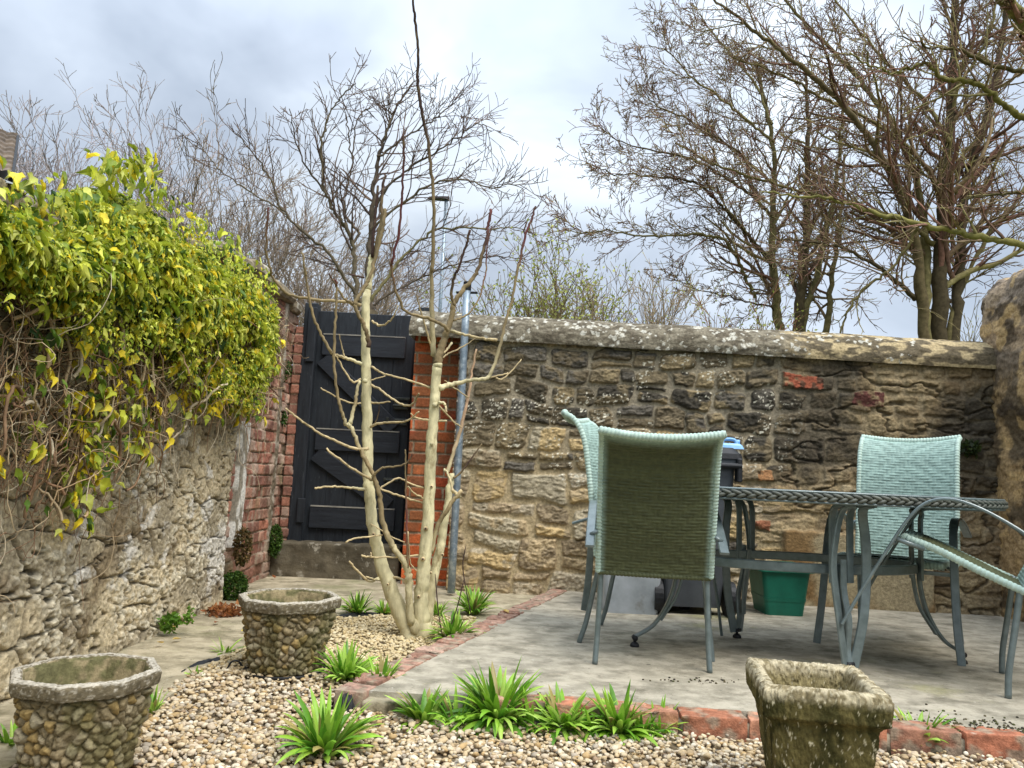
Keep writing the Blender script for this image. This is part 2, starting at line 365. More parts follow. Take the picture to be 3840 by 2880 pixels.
def gravel():
    V, fs, cs = [], [], []; off = 0
    bx = np.linspace(GP[:, 0].min(), GP[:, 0].max(), 110); by = np.linspace(1.45, GP[:, 1].max(), 110)
    X, Y = np.meshgrid(bx, by, indexing='ij'); ins = inpoly(X, Y, GP); idx = np.arange(X.size).reshape(X.shape); q = quads(idx); q = q[ins.ravel()[q].all(1)]
    V.append(np.stack([X, Y, gz(X, Y) - 0.016], -1).reshape(-1, 3)); fs.append([q]); cs.append(np.broadcast_to(lin(112, 98, 76), (X.size, 3))); off = X.size  # shade put into the sheet's colour: dark tan so gaps look shadowed
    N_ = 80000
    x = rng.uniform(GP[:, 0].min(), GP[:, 0].max(), N_); y = 1.5 + (GP[:, 1].max() - 1.5) * rng.uniform(0, 1, N_) ** 1.0
    k = inpoly(x, y, GP) & (np.abs(x) < 0.72 * y + 0.1); x, y = x[k], y[k]; n = len(x)
    s = np.clip(rng.lognormal(math.log(0.0077), 0.26, n), 0.004, 0.016)
    variants = []
    for vi in range(10):
        w_ = IV.copy()
        for _ in range(5):
            d = rng.normal(size=3); d /= np.linalg.norm(d); h = rng.uniform(0.45, 0.9); p = w_ @ d; w_ -= np.where(p > h, (p - h) * 0.85, 0)[:, None] * d
        variants.append(w_)
    pal = np.array([lin(194, 176, 144), lin(184, 162, 126), lin(202, 188, 162), lin(166, 144, 110), lin(190, 172, 146), lin(162, 150, 132), lin(176, 148, 104), lin(212, 202, 182), lin(140, 118, 94)])
    pp = np.array([.2, .17, .15, .1, .12, .09, .07, .06, .04]); 
    ci = rng.choice(len(pal), n, p=pp / pp.sum()); col = pal[ci] * rng.uniform(0.87, 1.08, (n, 1))
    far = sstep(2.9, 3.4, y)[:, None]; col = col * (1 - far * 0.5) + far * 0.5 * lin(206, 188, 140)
    z = gz(x, y) + rng.uniform(-0.012, 0.006, n)
    mt = rotmats(rng, n)
    sc3 = np.stack([s * rng.uniform(0.9, 1.45, n), s * rng.uniform(0.8, 1.1, n), s * rng.uniform(0.5, 0.8, n)], -1)
    ang = rng.uniform(0, 6.28, n); tl = rng.normal(0, 0.35, (n, 2))
    ca, sa = np.cos(ang), np.sin(ang); zz = np.zeros(n); oo = np.ones(n)
    Rz = np.stack([np.stack([ca, -sa, zz], -1), np.stack([sa, ca, zz], -1), np.stack([zz, zz, oo], -1)], 1)
    cx, sx = np.cos(tl[:, 0]), np.sin(tl[:, 0]); Rx = np.stack([np.stack([oo, zz, zz], -1), np.stack([zz, cx, -sx], -1), np.stack([zz, sx, cx], -1)], 1)
    mt = np.einsum('nij,njk->nik', Rx, Rz) * sc3[:, None, :]
    vi = rng.integers(0, 10, n)
    for i in range(10):
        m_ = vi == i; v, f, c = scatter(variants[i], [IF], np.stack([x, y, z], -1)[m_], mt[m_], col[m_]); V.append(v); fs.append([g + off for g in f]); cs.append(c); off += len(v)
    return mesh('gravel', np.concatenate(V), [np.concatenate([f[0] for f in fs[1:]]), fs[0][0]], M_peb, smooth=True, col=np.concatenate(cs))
tag(gravel(), 'tan and cream pea gravel bed around the pots and the pale tree', 'gravel', kind='stuff')

# ------------------------------------------------------------ walls as carved relief
def relief(name, O, ud, nd, W, H, res, fn, m, parent=None, thick=0.3, topfn=None):
    """A wall face: grid over (s along ud, z up), pushed out along nd by fn's height, coloured by fn, with a solid body behind it."""
    ns, nz_ = int(W / res) + 1, int(H / res) + 1
    s = np.linspace(0, W, ns); z = np.linspace(0, 1, nz_); S, T = np.meshgrid(s, z, indexing='ij')
    top = topfn(S) if topfn else H
    Zz = T * top
    h, col = fn(S, Zz)
    h = h.copy(); h[0], h[-1], h[:, 0], h[:, -1] = -0.05, -0.05, -0.05, -0.05
    O = np.asarray(O, float); ud = np.asarray(ud, float); nd = np.asarray(nd, float)
    V = O + S[..., None] * ud + Zz[..., None] * np.array([0, 0, 1.0]) + h[..., None] * nd
    idx = np.arange(S.size).reshape(S.shape); q = quads(idx)
    # back body
    b0 = V[:, 0] - (thick) * nd; b1 = V[:, -1] - thick * nd; n0 = S.size
    B = np.concatenate([b0, b1]); ib0 = n0 + np.arange(ns); ib1 = n0 + ns + np.arange(ns)
    st = lambda a, b: np.stack([a[:-1], a[1:], b[1:], b[:-1]], -1)
    fs = [q, st(ib0, ib1)[:, ::-1], st(idx[:, -1], ib1), st(ib0, idx[:, 0])]
    e1 = np.concatenate([idx[0], [ib1[0], ib0[0]]])[None]; e2 = np.concatenate([idx[-1][::-1], [ib0[-1], ib1[-1]]])[None]
    cc = np.concatenate([col.reshape(-1, 3), col[:, 0], col[:, -1]])
    return mesh(name, np.concatenate([V.reshape(-1, 3), B]), [np.concatenate(fs), e1, e2], m, parent, True, cc)

# --- rear rubble wall
WA = np.array([-0.40, 5.52, -0.09]); WB = np.array([3.48, 5.16, -0.09]); WU = (WB - WA) / np.linalg.norm(WB - WA); WL = np.linalg.norm(WB - WA); WN = np.array([WU[1], -WU[0], 0]); WN = -WN if WN[1] > 0 else WN
def wtop(s): return 2.06 - 0.11 * s / WL - 0.17            # under the coping
def stones(W, H, rng, hs):
    out = []; z = 0.02
    while z < H - 0.03:
        t = z / H; h = rng.uniform(*hs(t)); s = -0.1
        while s < W:
            w_ = h * rng.uniform(1.0, 2.2); w_ = min(max(w_, 0.1), 0.44)
            r = rng.random()
            if h > 0.14 and r < 0.16:
                hh = h * rng.uniform(0.35, 0.65); out.append((s + w_ / 2, z + hh / 2, w_, hh)); out.append((s + w_ / 2, z + hh + (h - hh) / 2, w_, h - hh))
            elif h > 0.12 and r < 0.30 and w_ > 0.24:
                hh = h * rng.uniform(0.4, 0.6); w1 = w_ * rng.uniform(0.4, 0.6)
                out.append((s + w1 / 2, z + h / 2, w1, h)); out.append((s + w1 + (w_ - w1) / 2, z + hh / 2, w_ - w1, hh)); out.append((s + w1 + (w_ - w1) / 2, z + hh + (h - hh) / 2, w_ - w1, h - hh))
            else: out.append((s + w_ / 2, z + h / 2, w_, h))
            s += w_
        z += h
    return out
def rear_fn(S, Z):
    rng = np.random.default_rng(11)
    sx = S + 0.055 * (fbm(S * 3.0, Z * 3.0, 31) - 0.5) + 0.030 * (fbm(S * 13, Z * 13, 32) - 0.5)
    sz = Z + 0.11 * (fbm(S * 2.2 + 5, Z * 2.2, 33) - 0.5) + 0.026 * (fbm(S * 14, Z * 14, 34) - 0.5)
    st = stones(WL + 0.1, 1.9, rng, lambda t: (0.21, 0.27) if t < 0.28 else ((0.13, 0.22) if t < 0.7 else (0.075, 0.15)))
    best = np.full(S.shape, -1.0); face = np.zeros(S.shape); up = Z / 1.75
    mort = mixc(np.broadcast_to(lin(176, 158, 124), S.shape + (3,)), np.broadcast_to(lin(152, 141, 120), S.shape + (3,)), sstep(0.45, 0.8, up + 0.25 * (fbm(S * 2, Z * 2, 71) - 0.5)))
    mort = mort * (0.8 + 0.4 * fbm(S * 9, Z * 9, 72))[..., None]
    col = mort.copy(); hgt = -0.012 + 0.010 * fbm(S * 12, Z * 12, 41) + 0.004 * fbm(S * 60, Z * 60, 42)
    pal_lo = [lin(176, 156, 122), lin(158, 140, 112), lin(186, 162, 118), lin(148, 132, 106), lin(176, 164, 138), lin(186, 172, 146)]
    pal_hi = [lin(106, 95, 76), lin(86, 79, 66), lin(124, 111, 88), lin(100, 94, 84), lin(144, 128, 98), lin(114, 102, 80), lin(74, 69, 60)]
    fine = fbm(S * 45, Z * 80, 51, 4); mid = fbm(S * 16, Z * 26, 52, 4); lay = fbm(S * 9, Z * 70 + 8 * fbm(S * 6, Z * 6, 53), 54, 3)
    for (cx, cz, w_, h_) in st:
        g = rng.uniform(0.009, 0.021); hw, hh = w_ / 2 - g * 0.7, h_ / 2 - g * 0.6
        if hh < 0.015 or hw < 0.02: continue
        sk = rng.normal(0, 0.16); tilt = rng.normal(0, 0.22, 2); r = min(hw, hh) * rng.uniform(0.22, 0.6); pr = rng.uniform(0.012, 0.030); prot = rng.uniform(0, 1)
        t = cz / 1.75 + rng.normal(0, 0.10); pal = pal_hi if t > 0.56 else (pal_lo if t < 0.42 else (pal_hi if rng.random() < 0.4 else pal_lo))
        c1 = pal[rng.integers(len(pal))] * rng.uniform(0.8, 1.15); c2 = pal[rng.integers(len(pal))] * rng.uniform(0.75, 1.1); layered = rng.random() < 0.35; jj = rng.uniform(0, 50)
        i0, i1 = np.searchsorted(S[:, 0], [cx - hw - 0.1, cx + hw + 0.1]); zc = Z[0]; j0, j1 = np.searchsorted(zc, [cz - hh - 0.12, cz + hh + 0.12])
        sl = (slice(i0, i1), slice(max(j0, 0), j1)); x = sx[sl] - cx; z = sz[sl] - cz
        if x.size == 0: continue
        ww = 1 + 0.10 * np.sin(jj + x * 9)
        x = x + sk * z; z = z + tilt[1] * 0.35 * x
        qx = np.abs(x) - (hw * ww - r); qz = np.abs(z) - (hh - r)
        sd = -(np.hypot(np.maximum(qx, 0), np.maximum(qz, 0)) + np.minimum(np.maximum(qx, qz), 0) - r)
        m = sd > best[sl]; inside = np.clip(sd, 0, None)
        hh_ = (pr * sstep(0, 0.012, inside) + 0.006 * prot * sstep(0.0, min(hw, hh), inside) + 0.020 * (mid[sl] - 0.5) + (0.020 * (lay[sl] - 0.5) if layered else 0.022 * (fine[sl] - 0.5)) + tilt[0] * x * 0.10 + tilt[1] * z * 0.2) * sstep(-0.003, 0.010, sd)
        cc = mixc(np.broadcast_to(c1, x.shape + (3,)), np.broadcast_to(c2, x.shape + (3,)), sstep(0.42, 0.6, fbm(S[sl] * 11 + jj, Z[sl] * 17, 61, 3))) * (0.72 + 0.55 * fine[sl])[..., None]
        k = (sd > -0.003) & m
        hgt[sl] = np.where(k, np.maximum(hh_ - 0.004, hgt[sl] * 0.6), hgt[sl]); e_ = sstep(-0.003, 0.004, sd)
        col[sl] = np.where(k[..., None], mixc(col[sl], cc, e_), col[sl]); best[sl] = np.where(m, sd, best[sl])
    # lichen on the upper stones
    f1, f2, cid = worley(S * 42 + 2 * fbm(S * 30, Z * 30, 81), Z * 42, 82); cl = fbm(S * 4.5, Z * 4.5, 83, 3)
    lich = (f1 < 0.36 * cid) & (cl > 0.53) & (up > 0.42 + 0.3 * (fbm(S, Z, 84) - 0.5)) & (best > 0) & (S < 2.45)
    col = np.where(lich[..., None], lin(206, 200, 180) * (0.8 + 0.3 * fine)[..., None], col)
    # the smeared, sooty right hand end
    k = sstep(2.18, 2.42, S + 0.20 * (fbm(S * 3, Z * 3, 91) - 0.5) - 0.45 * sstep(1.0, 0.5, Z) * 0)
    flat = 0.02 + 0.05 * (fbm(S * 5, Z * 7, 92, 5) - 0.5) + 0.02 * (fbm(S * 22, Z * 34, 93) - 0.5)
    crk2 = sstep(0.05, 0.0, np.abs(fbm(S * 3.2, Z * 6.5, 98, 4) - 0.5)) * k; hgt = hgt * (1 - k * 0.45) + flat * k * 0.55 - 0.02 * crk2
    soot = sstep(0.48, 0.66, fbm(S * 2.3, Z * 3.0, 94, 5) + 0.32 * np.exp(-((Z - 1.25) / 0.33) ** 2) - 0.12)
    rc = mixc(np.broadcast_to(lin(150, 132, 100), S.shape + (3,)), np.broadcast_to(lin(116, 98, 72), S.shape + (3,)), sstep(0.4, 0.6, fbm(S * 4, Z * 4, 95)))
    rc = mixc(rc, np.broadcast_to(lin(70, 63, 52), S.shape + (3,)), soot) * (0.75 + 0.5 * fine)[..., None]
    col = mixc(col, rc, k * 0.74); col = mixc(col, np.broadcast_to(lin(58, 52, 44), S.shape + (3,)), crk2 * 0.6)
    # two red bricks let into it
    for bx, bz, bw, bh, cc in ((2.43, 1.60, 0.125, 0.04, lin(156, 88, 66)), (2.86, 1.49, 0.10, 0.05, lin(92, 58, 52)), (2.16, 0.60, 0.05, 0.03, lin(156, 104, 78)), (2.17, 0.95, 0.05, 0.035, lin(166, 122, 84))):
        m = (np.abs(sx - bx) < bw) & (np.abs(sz - bz) < bh); hgt = np.where(m, 0.020 + 0.02 * (mid - 0.5) + 0.01 * fine, hgt); col = np.where(m[..., None], mixc(cc * (0.6 + 0.7 * mid)[..., None], rc, sstep(0.46, 0.64, fbm(S * 26, Z * 26, 99, 4)) * 0.8), col)
    # rendered plinth at the foot of the right end
    m = sstep(0.0, 0.03, S - 2.28) * sstep(0.0, 0.03, 3.28 - S) * sstep(0.02, 0.0, Z - 0.55 - 0.03 * fbm(S * 8, Z, 96))
    hgt = hgt * (1 - m) + (0.05 + 0.006 * mid) * m; col = mixc(col, mixc(np.broadcast_to(lin(160, 146, 116), S.shape + (3,)), np.broadcast_to(lin(130, 104, 70), S.shape + (3,)), sstep(0.45, 0.7, fbm(S * 3, Z * 3, 97))), m)
    return hgt, col
rear = empty('stone_wall', WA); tag(rear, 'long rubble stone garden wall with rounded mortar coping behind the table', 'wall')
Mi = Matrix.Translation(-Vector(WA))
def under(o, root): o.parent = root; o.matrix_parent_inverse = root.matrix_world.inverted() if False else Matrix.Translation(-root.location); return o
under(relief('stonework', WA, WU, WN, WL, 1.89, 0.0062, rear_fn, M_wall, None, 0.32, wtop), rear)
def coping():
    ns, k = 640, 110; s = np.linspace(-0.36, WL, ns); a = np.linspace(-0.25, math.pi + 0.25, k); S, A = np.meshgrid(s, a, indexing='ij')
    rr = 0.175 + 0.018 * (fbm(S * 2.5, A * 1.2, 3) - 0.5) + 0.012 * (fbm(S * 14, A * 5, 4) - 0.5)
    crk = np.abs(A - 1.30 - 0.22 * (fbm(S * 1.7, S * 0, 7) - 0.5) - 0.10 * (S / WL) - 0.05 * (fbm(S * 15, S * 0, 8) - 0.5)); rr = rr - 0.02 * (crk < 0.045)
    y = np.cos(A) * rr * 1.16; z = np.sin(A) * rr
    z0 = 2.06 - 0.11 * S / WL - 0.19 + 0.012 * (fbm(S * 3, S * 0, 9) - 0.5)
    V = WA + S[..., None] * WU + (y - 0.145)[..., None] * WN + (z + z0)[..., None] * np.array([0, 0, 1.0])
    t = sstep(2.2, 2.5, S + 0.3 * (fbm(S * 3, A * 3, 19) - 0.5))
    f = fbm(S * 20, A * 8, 21, 4); col = mixc(np.broadcast_to(lin(98, 90, 76), S.shape + (3,)), np.broadcast_to(lin(130, 122, 105), S.shape + (3,)), sstep(0.4, 0.6, f))
    col = mixc(col, mixc(np.broadcast_to(lin(176, 158, 122), S.shape + (3,)), np.broadcast_to(lin(100, 90, 72), S.shape + (3,)), sstep(0.42, 0.58, fbm(S * 12, A * 5, 22))), t)
    f1, f2, cid = worley(S * 24 + 0.8 * fbm(S * 40, A * 8, 25), A * 4.3 + 0.8 * fbm(S * 40, A * 8, 26), 23); cl = fbm(S * 2.6, A * 1.2, 24, 3)
    l = (f1 < 0.52 * cid * cid) & (cl > 0.46 + 0.2 * t); col = np.where(l[..., None], lin(194, 190, 176) * (0.75 + 0.4 * f)[..., None], col)
    col = np.where((crk < 0.045)[..., None], lin(50, 46, 40), col)
    idx = np.arange(S.size).reshape(S.shape)
    return mesh('coping', V, [quads(idx), idx[0][None, ::-1], idx[-1][None], ], M_wall, None, True, col)
under(coping(), rear)

# --- left rubble wall under the ivy
LX = -1.60
def left_fn(S, Z):
    Yw = 4.62 - S
    w1 = 0.10 * (fbm(S * 3, Z * 3, 101) - 0.5)
    f1, f2, cid = worley((S + w1) * 4.6, (Z + w1) * 7.5, 102); crack = sstep(0.09, 0.0, f2 - f1) * sstep(0.34, 0.55, fbm(S * 2.2, Z * 2.2, 103, 3))
    g1, g2, gid = worley((S + 0.4 * w1) * 15, (Z + w1) * 20, 104); crumb = fbm(S * 34, Z * 34, 105, 4); fine = fbm(S * 90, Z * 90, 109, 3)
    patch = sstep(0.46, 0.62, fbm(S * 1.5, Z * 1.3, 106, 4)); rough = sstep(0.38, 0.55, fbm(S * 4 + 7, Z * 5, 107, 4))
    big = fbm(S * 2.2, Z * 3.0, 108, 3)
    h = 0.024 * (big - 0.5) + 0.010 * (cid - 0.5) * (1 - patch) + (0.022 * (crumb - 0.5) + 0.014 * (fbm(S * 75, Z * 75, 120, 3) - 0.5)) * (0.35 + 0.65 * rough) - 0.022 * crack + 0.006 * sstep(0.0, 0.25, g2 - g1) * rough * (1 - 0.6 * patch) + 0.008 * (fine - 0.5)
    pit = sstep(0.66, 0.74, fbm(S * 24, Z * 40, 110, 3)); h = h - 0.035 * pit
    tan = lin(194, 178, 146); grey = lin(160, 148, 124); pale = lin(206, 196, 172); brown = lin(112, 94, 68)
    col = mixc(np.broadcast_to(grey, S.shape + (3,)), np.broadcast_to(tan, S.shape + (3,)), sstep(0.38, 0.60, fbm(S * 3, Z * 3.5, 111, 4)))
    col = mixc(col, np.broadcast_to(pale, S.shape + (3,)), rough * sstep(0.46, 0.62, crumb) * 0.85)
    col = mixc(col, np.broadcast_to(brown, S.shape + (3,)), sstep(0.60, 0.72, fbm(S * 5 + 3, Z * 5, 112, 3)) * 0.7)
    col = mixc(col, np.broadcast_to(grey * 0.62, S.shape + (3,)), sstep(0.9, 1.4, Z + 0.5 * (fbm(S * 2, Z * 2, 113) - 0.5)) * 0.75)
    wht = sstep(0.52, 0.58, fbm(S * 4.2, Z * 5.0, 114, 5) + 0.20 * np.exp(-((S - 0.42) / 0.45) ** 2) * np.exp(-((Z - 0.55) / 0.42) ** 2) - 0.16)
    col = mixc(col, np.broadcast_to(lin(212, 206, 194), S.shape + (3,)), wht * 0.8)
    col = col * (0.70 + 0.6 * fine)[..., None]
    col = mixc(col, np.broadcast_to(lin(60, 52, 42), S.shape + (3,)), np.maximum(crack * 0.6, pit * 0.6))
    # ragged end towards the brickwork
    h = h - 0.10 * sstep(0.10 + 0.05 * fbm(S * 0 + 1, Z * 4, 115), 0.0, S)
    return h, col
lw = relief('rubble_wall', (LX, 4.62, -0.09), (0, -1, 0), (1, 0, 0), 3.6, 1.70, 0.0052, left_fn, M_wall, None, 0.35)
tag(lw, 'old rubble wall with crumbling tan and white render beneath the ivy', 'wall')

# --- brick wall between it and the gate
def bricks(S, Z, seed, bw=0.232, bh=0.0785, jt=0.010, pal=None, mortc=None, worn=0.5, relief_=0.010):
    wz = Z + 0.010 * (fbm(S * 2.5, Z * 2.5, seed) - 0.5); wx = S + 0.012 * (fbm(S * 3, Z * 6, seed + 1) - 0.5)
    row = np.floor(wz / bh); head = (row % 2) == 0
    bwr = np.where(head, bw / 2, bw); xx = wx + np.where(head, bw / 4, 0) + 0.02 * _hash(row, row * 0, seed)
    cidx = np.floor(xx / bwr); fx = xx - cidx * bwr; fz = wz - row * bh
    ed = np.minimum(np.minimum(fx, bwr - fx), np.minimum(fz, bh - fz)) + 0.005 * (fbm(S * 40, Z * 40, seed + 2) - 0.5)
    k = sstep(jt * 0.35, jt * 0.75, ed); rnd = _hash(cidx, row, seed + 3); rn2 = _hash(cidx, row, seed + 4); fine = fbm(S * 60, Z * 60, seed + 5, 3)
    gone = rn2 < 0.07 * worn
    h = k * relief_ * np.where(gone, 0.1, 1) + (rnd - 0.5) * 0.010 * worn + 0.012 * worn * (fbm(S * 14, Z * 14, seed + 6) - 0.5) + 0.003 * (fine - 0.5)
    pi = np.minimum((rnd * len(pal)).astype(int), len(pal) - 1); bc = np.array(pal)[pi] * (0.7 + 0.6 * rn2)[..., None]
    col = mixc(np.broadcast_to(mortc, S.shape + (3,)), bc, k) * (0.78 + 0.44 * fine)[..., None]
    return h, col
RED = [lin(158, 94, 76), lin(168, 104, 82), lin(146, 86, 70), lin(176, 120, 98), lin(132, 80, 68), lin(158, 112, 94)]
def brick_fn(S, Z):
    h, col = bricks(S, Z, 201, pal=RED, mortc=lin(146, 130, 110), worn=1.7, relief_=0.012)
    wt = sstep(0.48, 0.62, fbm(S * 8, Z * 8, 211, 5)); col = mixc(col, np.broadcast_to(lin(196, 178, 160), S.shape + (3,)), wt * 0.6)
    dk = sstep(0.52, 0.68, fbm(S * 3 + 4, Z * 3, 212, 4) + 0.2 * sstep(1.2, 1.9, Z)); col = mixc(col, np.broadcast_to(lin(92, 66, 52), S.shape + (3,)), dk * 0.55)
    gr = sstep(0.60, 0.70, fbm(S * 5 + 9, Z * 5, 213, 4)); col = mixc(col, np.broadcast_to(lin(86, 92, 50), S.shape + (3,)), gr * 0.5)
    col = mixc(col, np.broadcast_to(lin(156, 136, 118), S.shape + (3,)), 0.25 + 0 * S)
    # a rough cement fillet running up beside the gate
    c0 = 1.20 + 0.02 * (fbm(Z * 3, Z * 0, 214) - 0.5); k = sstep(0.05, 0.035, np.abs(S - c0)) * sstep(0.12, 0.3, Z)
    h = h * (1 - k) + (0.016 + 0.02 * (fbm(S * 14, Z * 14, 215) - 0.5)) * k
    col = mixc(col, mixc(np.broadcast_to(lin(118, 106, 88), S.shape + (3,)), np.broadcast_to(lin(164, 154, 138), S.shape + (3,)), sstep(0.5, 0.65, fbm(S * 18, Z * 18, 216))), k)
    return h, col
bwall = empty('brick_wall', (-1.735, 4.5, -0.09)); tag(bwall, 'weathered red brick wall running back from the ivy to the dark gate', 'wall')
under(relief('brickwork', (-1.735, 6.02, -0.09), (0, -1, 0), (1, 0, 0), 1.50, 2.08, 0.006, lambda S, Z: brick_fn(1.50 - S, Z), M_brick, None, 0.3), bwall)
def ret_fn(S, Z):
    h, col = bricks(S + 0.05, Z, 231, pal=RED, mortc=lin(150, 136, 116), worn=1.0, relief_=0.012)
    wt = sstep(0.52, 0.66, fbm(S * 7, Z * 6, 232, 4)); col = mixc(col, np.broadcast_to(lin(170, 160, 146), S.shape + (3,)), wt * 0.6); return h, mixc(col, np.broadcast_to(lin(140, 120, 104), S.shape + (3,)), 0.38 + 0 * S)
under(relief('brick_return', (-1.72, 5.94, -0.09), (1, 0, 0), (0, -1, 0), 0.085, 1.95, 0.006, ret_fn, M_brick, None, 0.2), bwall)
b = MB(); rg = np.random.default_rng(5)
M_rough = mat('rough_pale_stone', lin(158, 146, 122), lin(104, 92, 74), 9, 0.95, bump=0.012, bscale=25, c3=lin(196, 188, 168), s3=7, t3=(0.52, 0.6))
for i in range(7):
    L = rg.uniform(0.18, 0.27); b.box((-1.845 + rg.normal(0, 0.01), 4.45 + i * 0.235, 2.015 + rg.uniform(-0.012, 0.02)), (0.36, L, rg.uniform(0.06, 0.09)), np.array(Matrix.Rotation(rg.normal(0, 0.06), 3, 'Y') @ Matrix.Rotation(rg.normal(0, 0.1), 3, 'Z')), bevel=0.02)
under(b.build('cap_stones', M_rough), bwall)
ps = MB(); 
def strip_fn(S, Z): 
    f = fbm(S * 20, Z * 9, 241, 4); return 0.02 * (f - 0.5), mixc(np.broadcast_to(lin(150, 142, 126), S.shape + (3,)), np.broadcast_to(lin(222, 218, 208), S.shape + (3,)), sstep(0.40, 0.55, f))
under(relief('render_strip', (-1.69, 5.02, 0.24), (0, -1, 0), (1, 0, 0), 0.15, 0.80, 0.006, strip_fn, M_wall, None, 0.06), bwall)

# --- brick pier right of the gate
ORG = [lin(190, 98, 56), lin(178, 88, 50), lin(198, 110, 66), lin(168, 84, 56), lin(184, 104, 70), lin(158, 74, 48)]
def pier_fn(S, Z):
    h, col = bricks(S + 0.02, Z, 251, bw=0.24, bh=0.083, jt=0.013, pal=ORG, mortc=lin(172, 160, 138), worn=0.45, relief_=0.010)
    dk = sstep(0.5, 0.66, fbm(S * 4, Z * 3, 252, 3) + 0.22 * sstep(1.1, 1.7, Z)); return h, mixc(col, np.broadcast_to(lin(104, 82, 58), S.shape + (3,)), dk * 0.6)
pier = relief('brick_pier', (-0.745, 5.70, -0.09), (1, -0.02, 0), (-0.02, -1, 0), 0.37, 1.93, 0.006, pier_fn, M_brick, None, 0.34)
tag(pier, 'orange brick gate pier between the dark gate and the galvanised post', 'pier')

# --- tall wall on the right with a rounded top
def right_fn(S, A):
    return None
def right_wall():
    ns, nz_ = 300, 330; s = np.linspace(0, 3.4, ns); t = np.linspace(0, 1, nz_); S, T = np.meshgrid(s, t, indexing='ij')
    face = 2.05 + 0.09; arc = 0.26 * math.pi / 2; L = T * (face + arc + 0.2); Zf = np.minimum(L, face); th = np.clip((L - face) / 0.26, 0, math.pi / 2); ex = np.maximum(L - face - arc, 0)
    x = (0.26 - 0.26 * np.cos(th)) + ex; z = Zf + 0.26 * np.sin(th)
    h = 0.07 * (fbm(S * 2.5, L * 2.5, 301, 3) - 0.5) + 0.045 * (fbm(S * 9, L * 9, 302, 4) - 0.5) + 0.018 * (fbm(S * 40, L * 40, 303, 3) - 0.5)
    px = 3.27 + x - h * np.cos(th); pz = z - 0.09 + h * np.sin(th)
    V = np.stack([px, 5.30 - S, pz], -1)
    f = fbm(S * 6, L * 4, 304, 5); col = mixc(np.broadcast_to(lin(164, 138, 100), S.shape + (3,)), np.broadcast_to(lin(104, 90, 70), S.shape + (3,)), sstep(0.42, 0.62, f))
    col = mixc(col, np.broadcast_to(lin(150, 136, 122), S.shape + (3,)), sstep(1.5, 2.1, L) * 0.6); col = mixc(col, np.broadcast_to(lin(70, 60, 48), S.shape + (3,)), sstep(0.58, 0.68, fbm(S * 7 + 3, L * 11, 305, 5)) * 0.8)
    col = mixc(col, np.broadcast_to(lin(204, 172, 120), S.shape + (3,)), sstep(0.60, 0.7, fbm(S * 9, L * 9, 306, 3)) * 0.6)
    col = col * (0.75 + 0.5 * fbm(S * 50, L * 50, 307, 3))[..., None]
    idx = np.arange(S.size).reshape(S.shape); n0 = S.size
    B = np.array([[3.92, 5.30, -0.09], [3.92, 5.30, 2.1], [3.92, 1.90, -0.09], [3.92, 1.90, 2.1]])
    e = [np.concatenate([idx[0], [n0 + 1, n0]])[None, ::-1], np.concatenate([idx[-1], [n0 + 3, n0 + 2]])[None], np.array([[n0, n0 + 1, n0 + 3, n0 + 2]]), np.concatenate([idx[:, -1], [n0 + 3, n0 + 1]])[None]]
    return mesh('side_wall', np.concatenate([V.reshape(-1, 3), B]), [quads(idx)] + e, M_wall, None, True, np.concatenate([col.reshape(-1, 3), np.tile(lin(120, 105, 84), (4, 1))]))
tag(right_wall(), 'tall rough rendered wall with a rounded top at the right end', 'wall')

# ------------------------------------------------------------ step, gate, post
def rough_mesh(size, amp, seed, n, bev):
    V = []; fs = []; h = np.array(size) / 2; off = 0; u = np.linspace(-1, 1, n)
    for a in range(3):
        for sg in (-1, 1):
            A, B = np.meshgrid(u, u, indexing='ij'); p = np.zeros(A.shape + (3,)); p[..., a] = sg; p[..., (a + 1) % 3] = A; p[..., (a + 2) % 3] = B
            q = p * h; inner = np.clip(q, -(h - bev), h - bev); d = q - inner; nl = np.linalg.norm(d, axis=-1, keepdims=True); q = inner + d / (nl + 1e-9) * np.minimum(nl, bev); nrm = d / (nl + 1e-9)
            s1 = q @ np.array([1.0, 0.37, 0.61]); s2 = q @ np.array([-0.42, 1.0, 0.77]); q = q + nrm * (amp * 2 * (fbm(s1 * 22 + 3, s2 * 22, seed, 4) - 0.55) - 2.2 * amp * (fbm(s1 * 9 + 9, s2 * 9, seed + 5) > 0.68))[..., None]
            idx = np.arange(A.size).reshape(A.shape) + off; f = quads(idx); fs.append(f if sg > 0 else f[:, ::-1]); V.append(q.reshape(-1, 3)); off += A.size
    return np.concatenate(V), np.concatenate(fs)
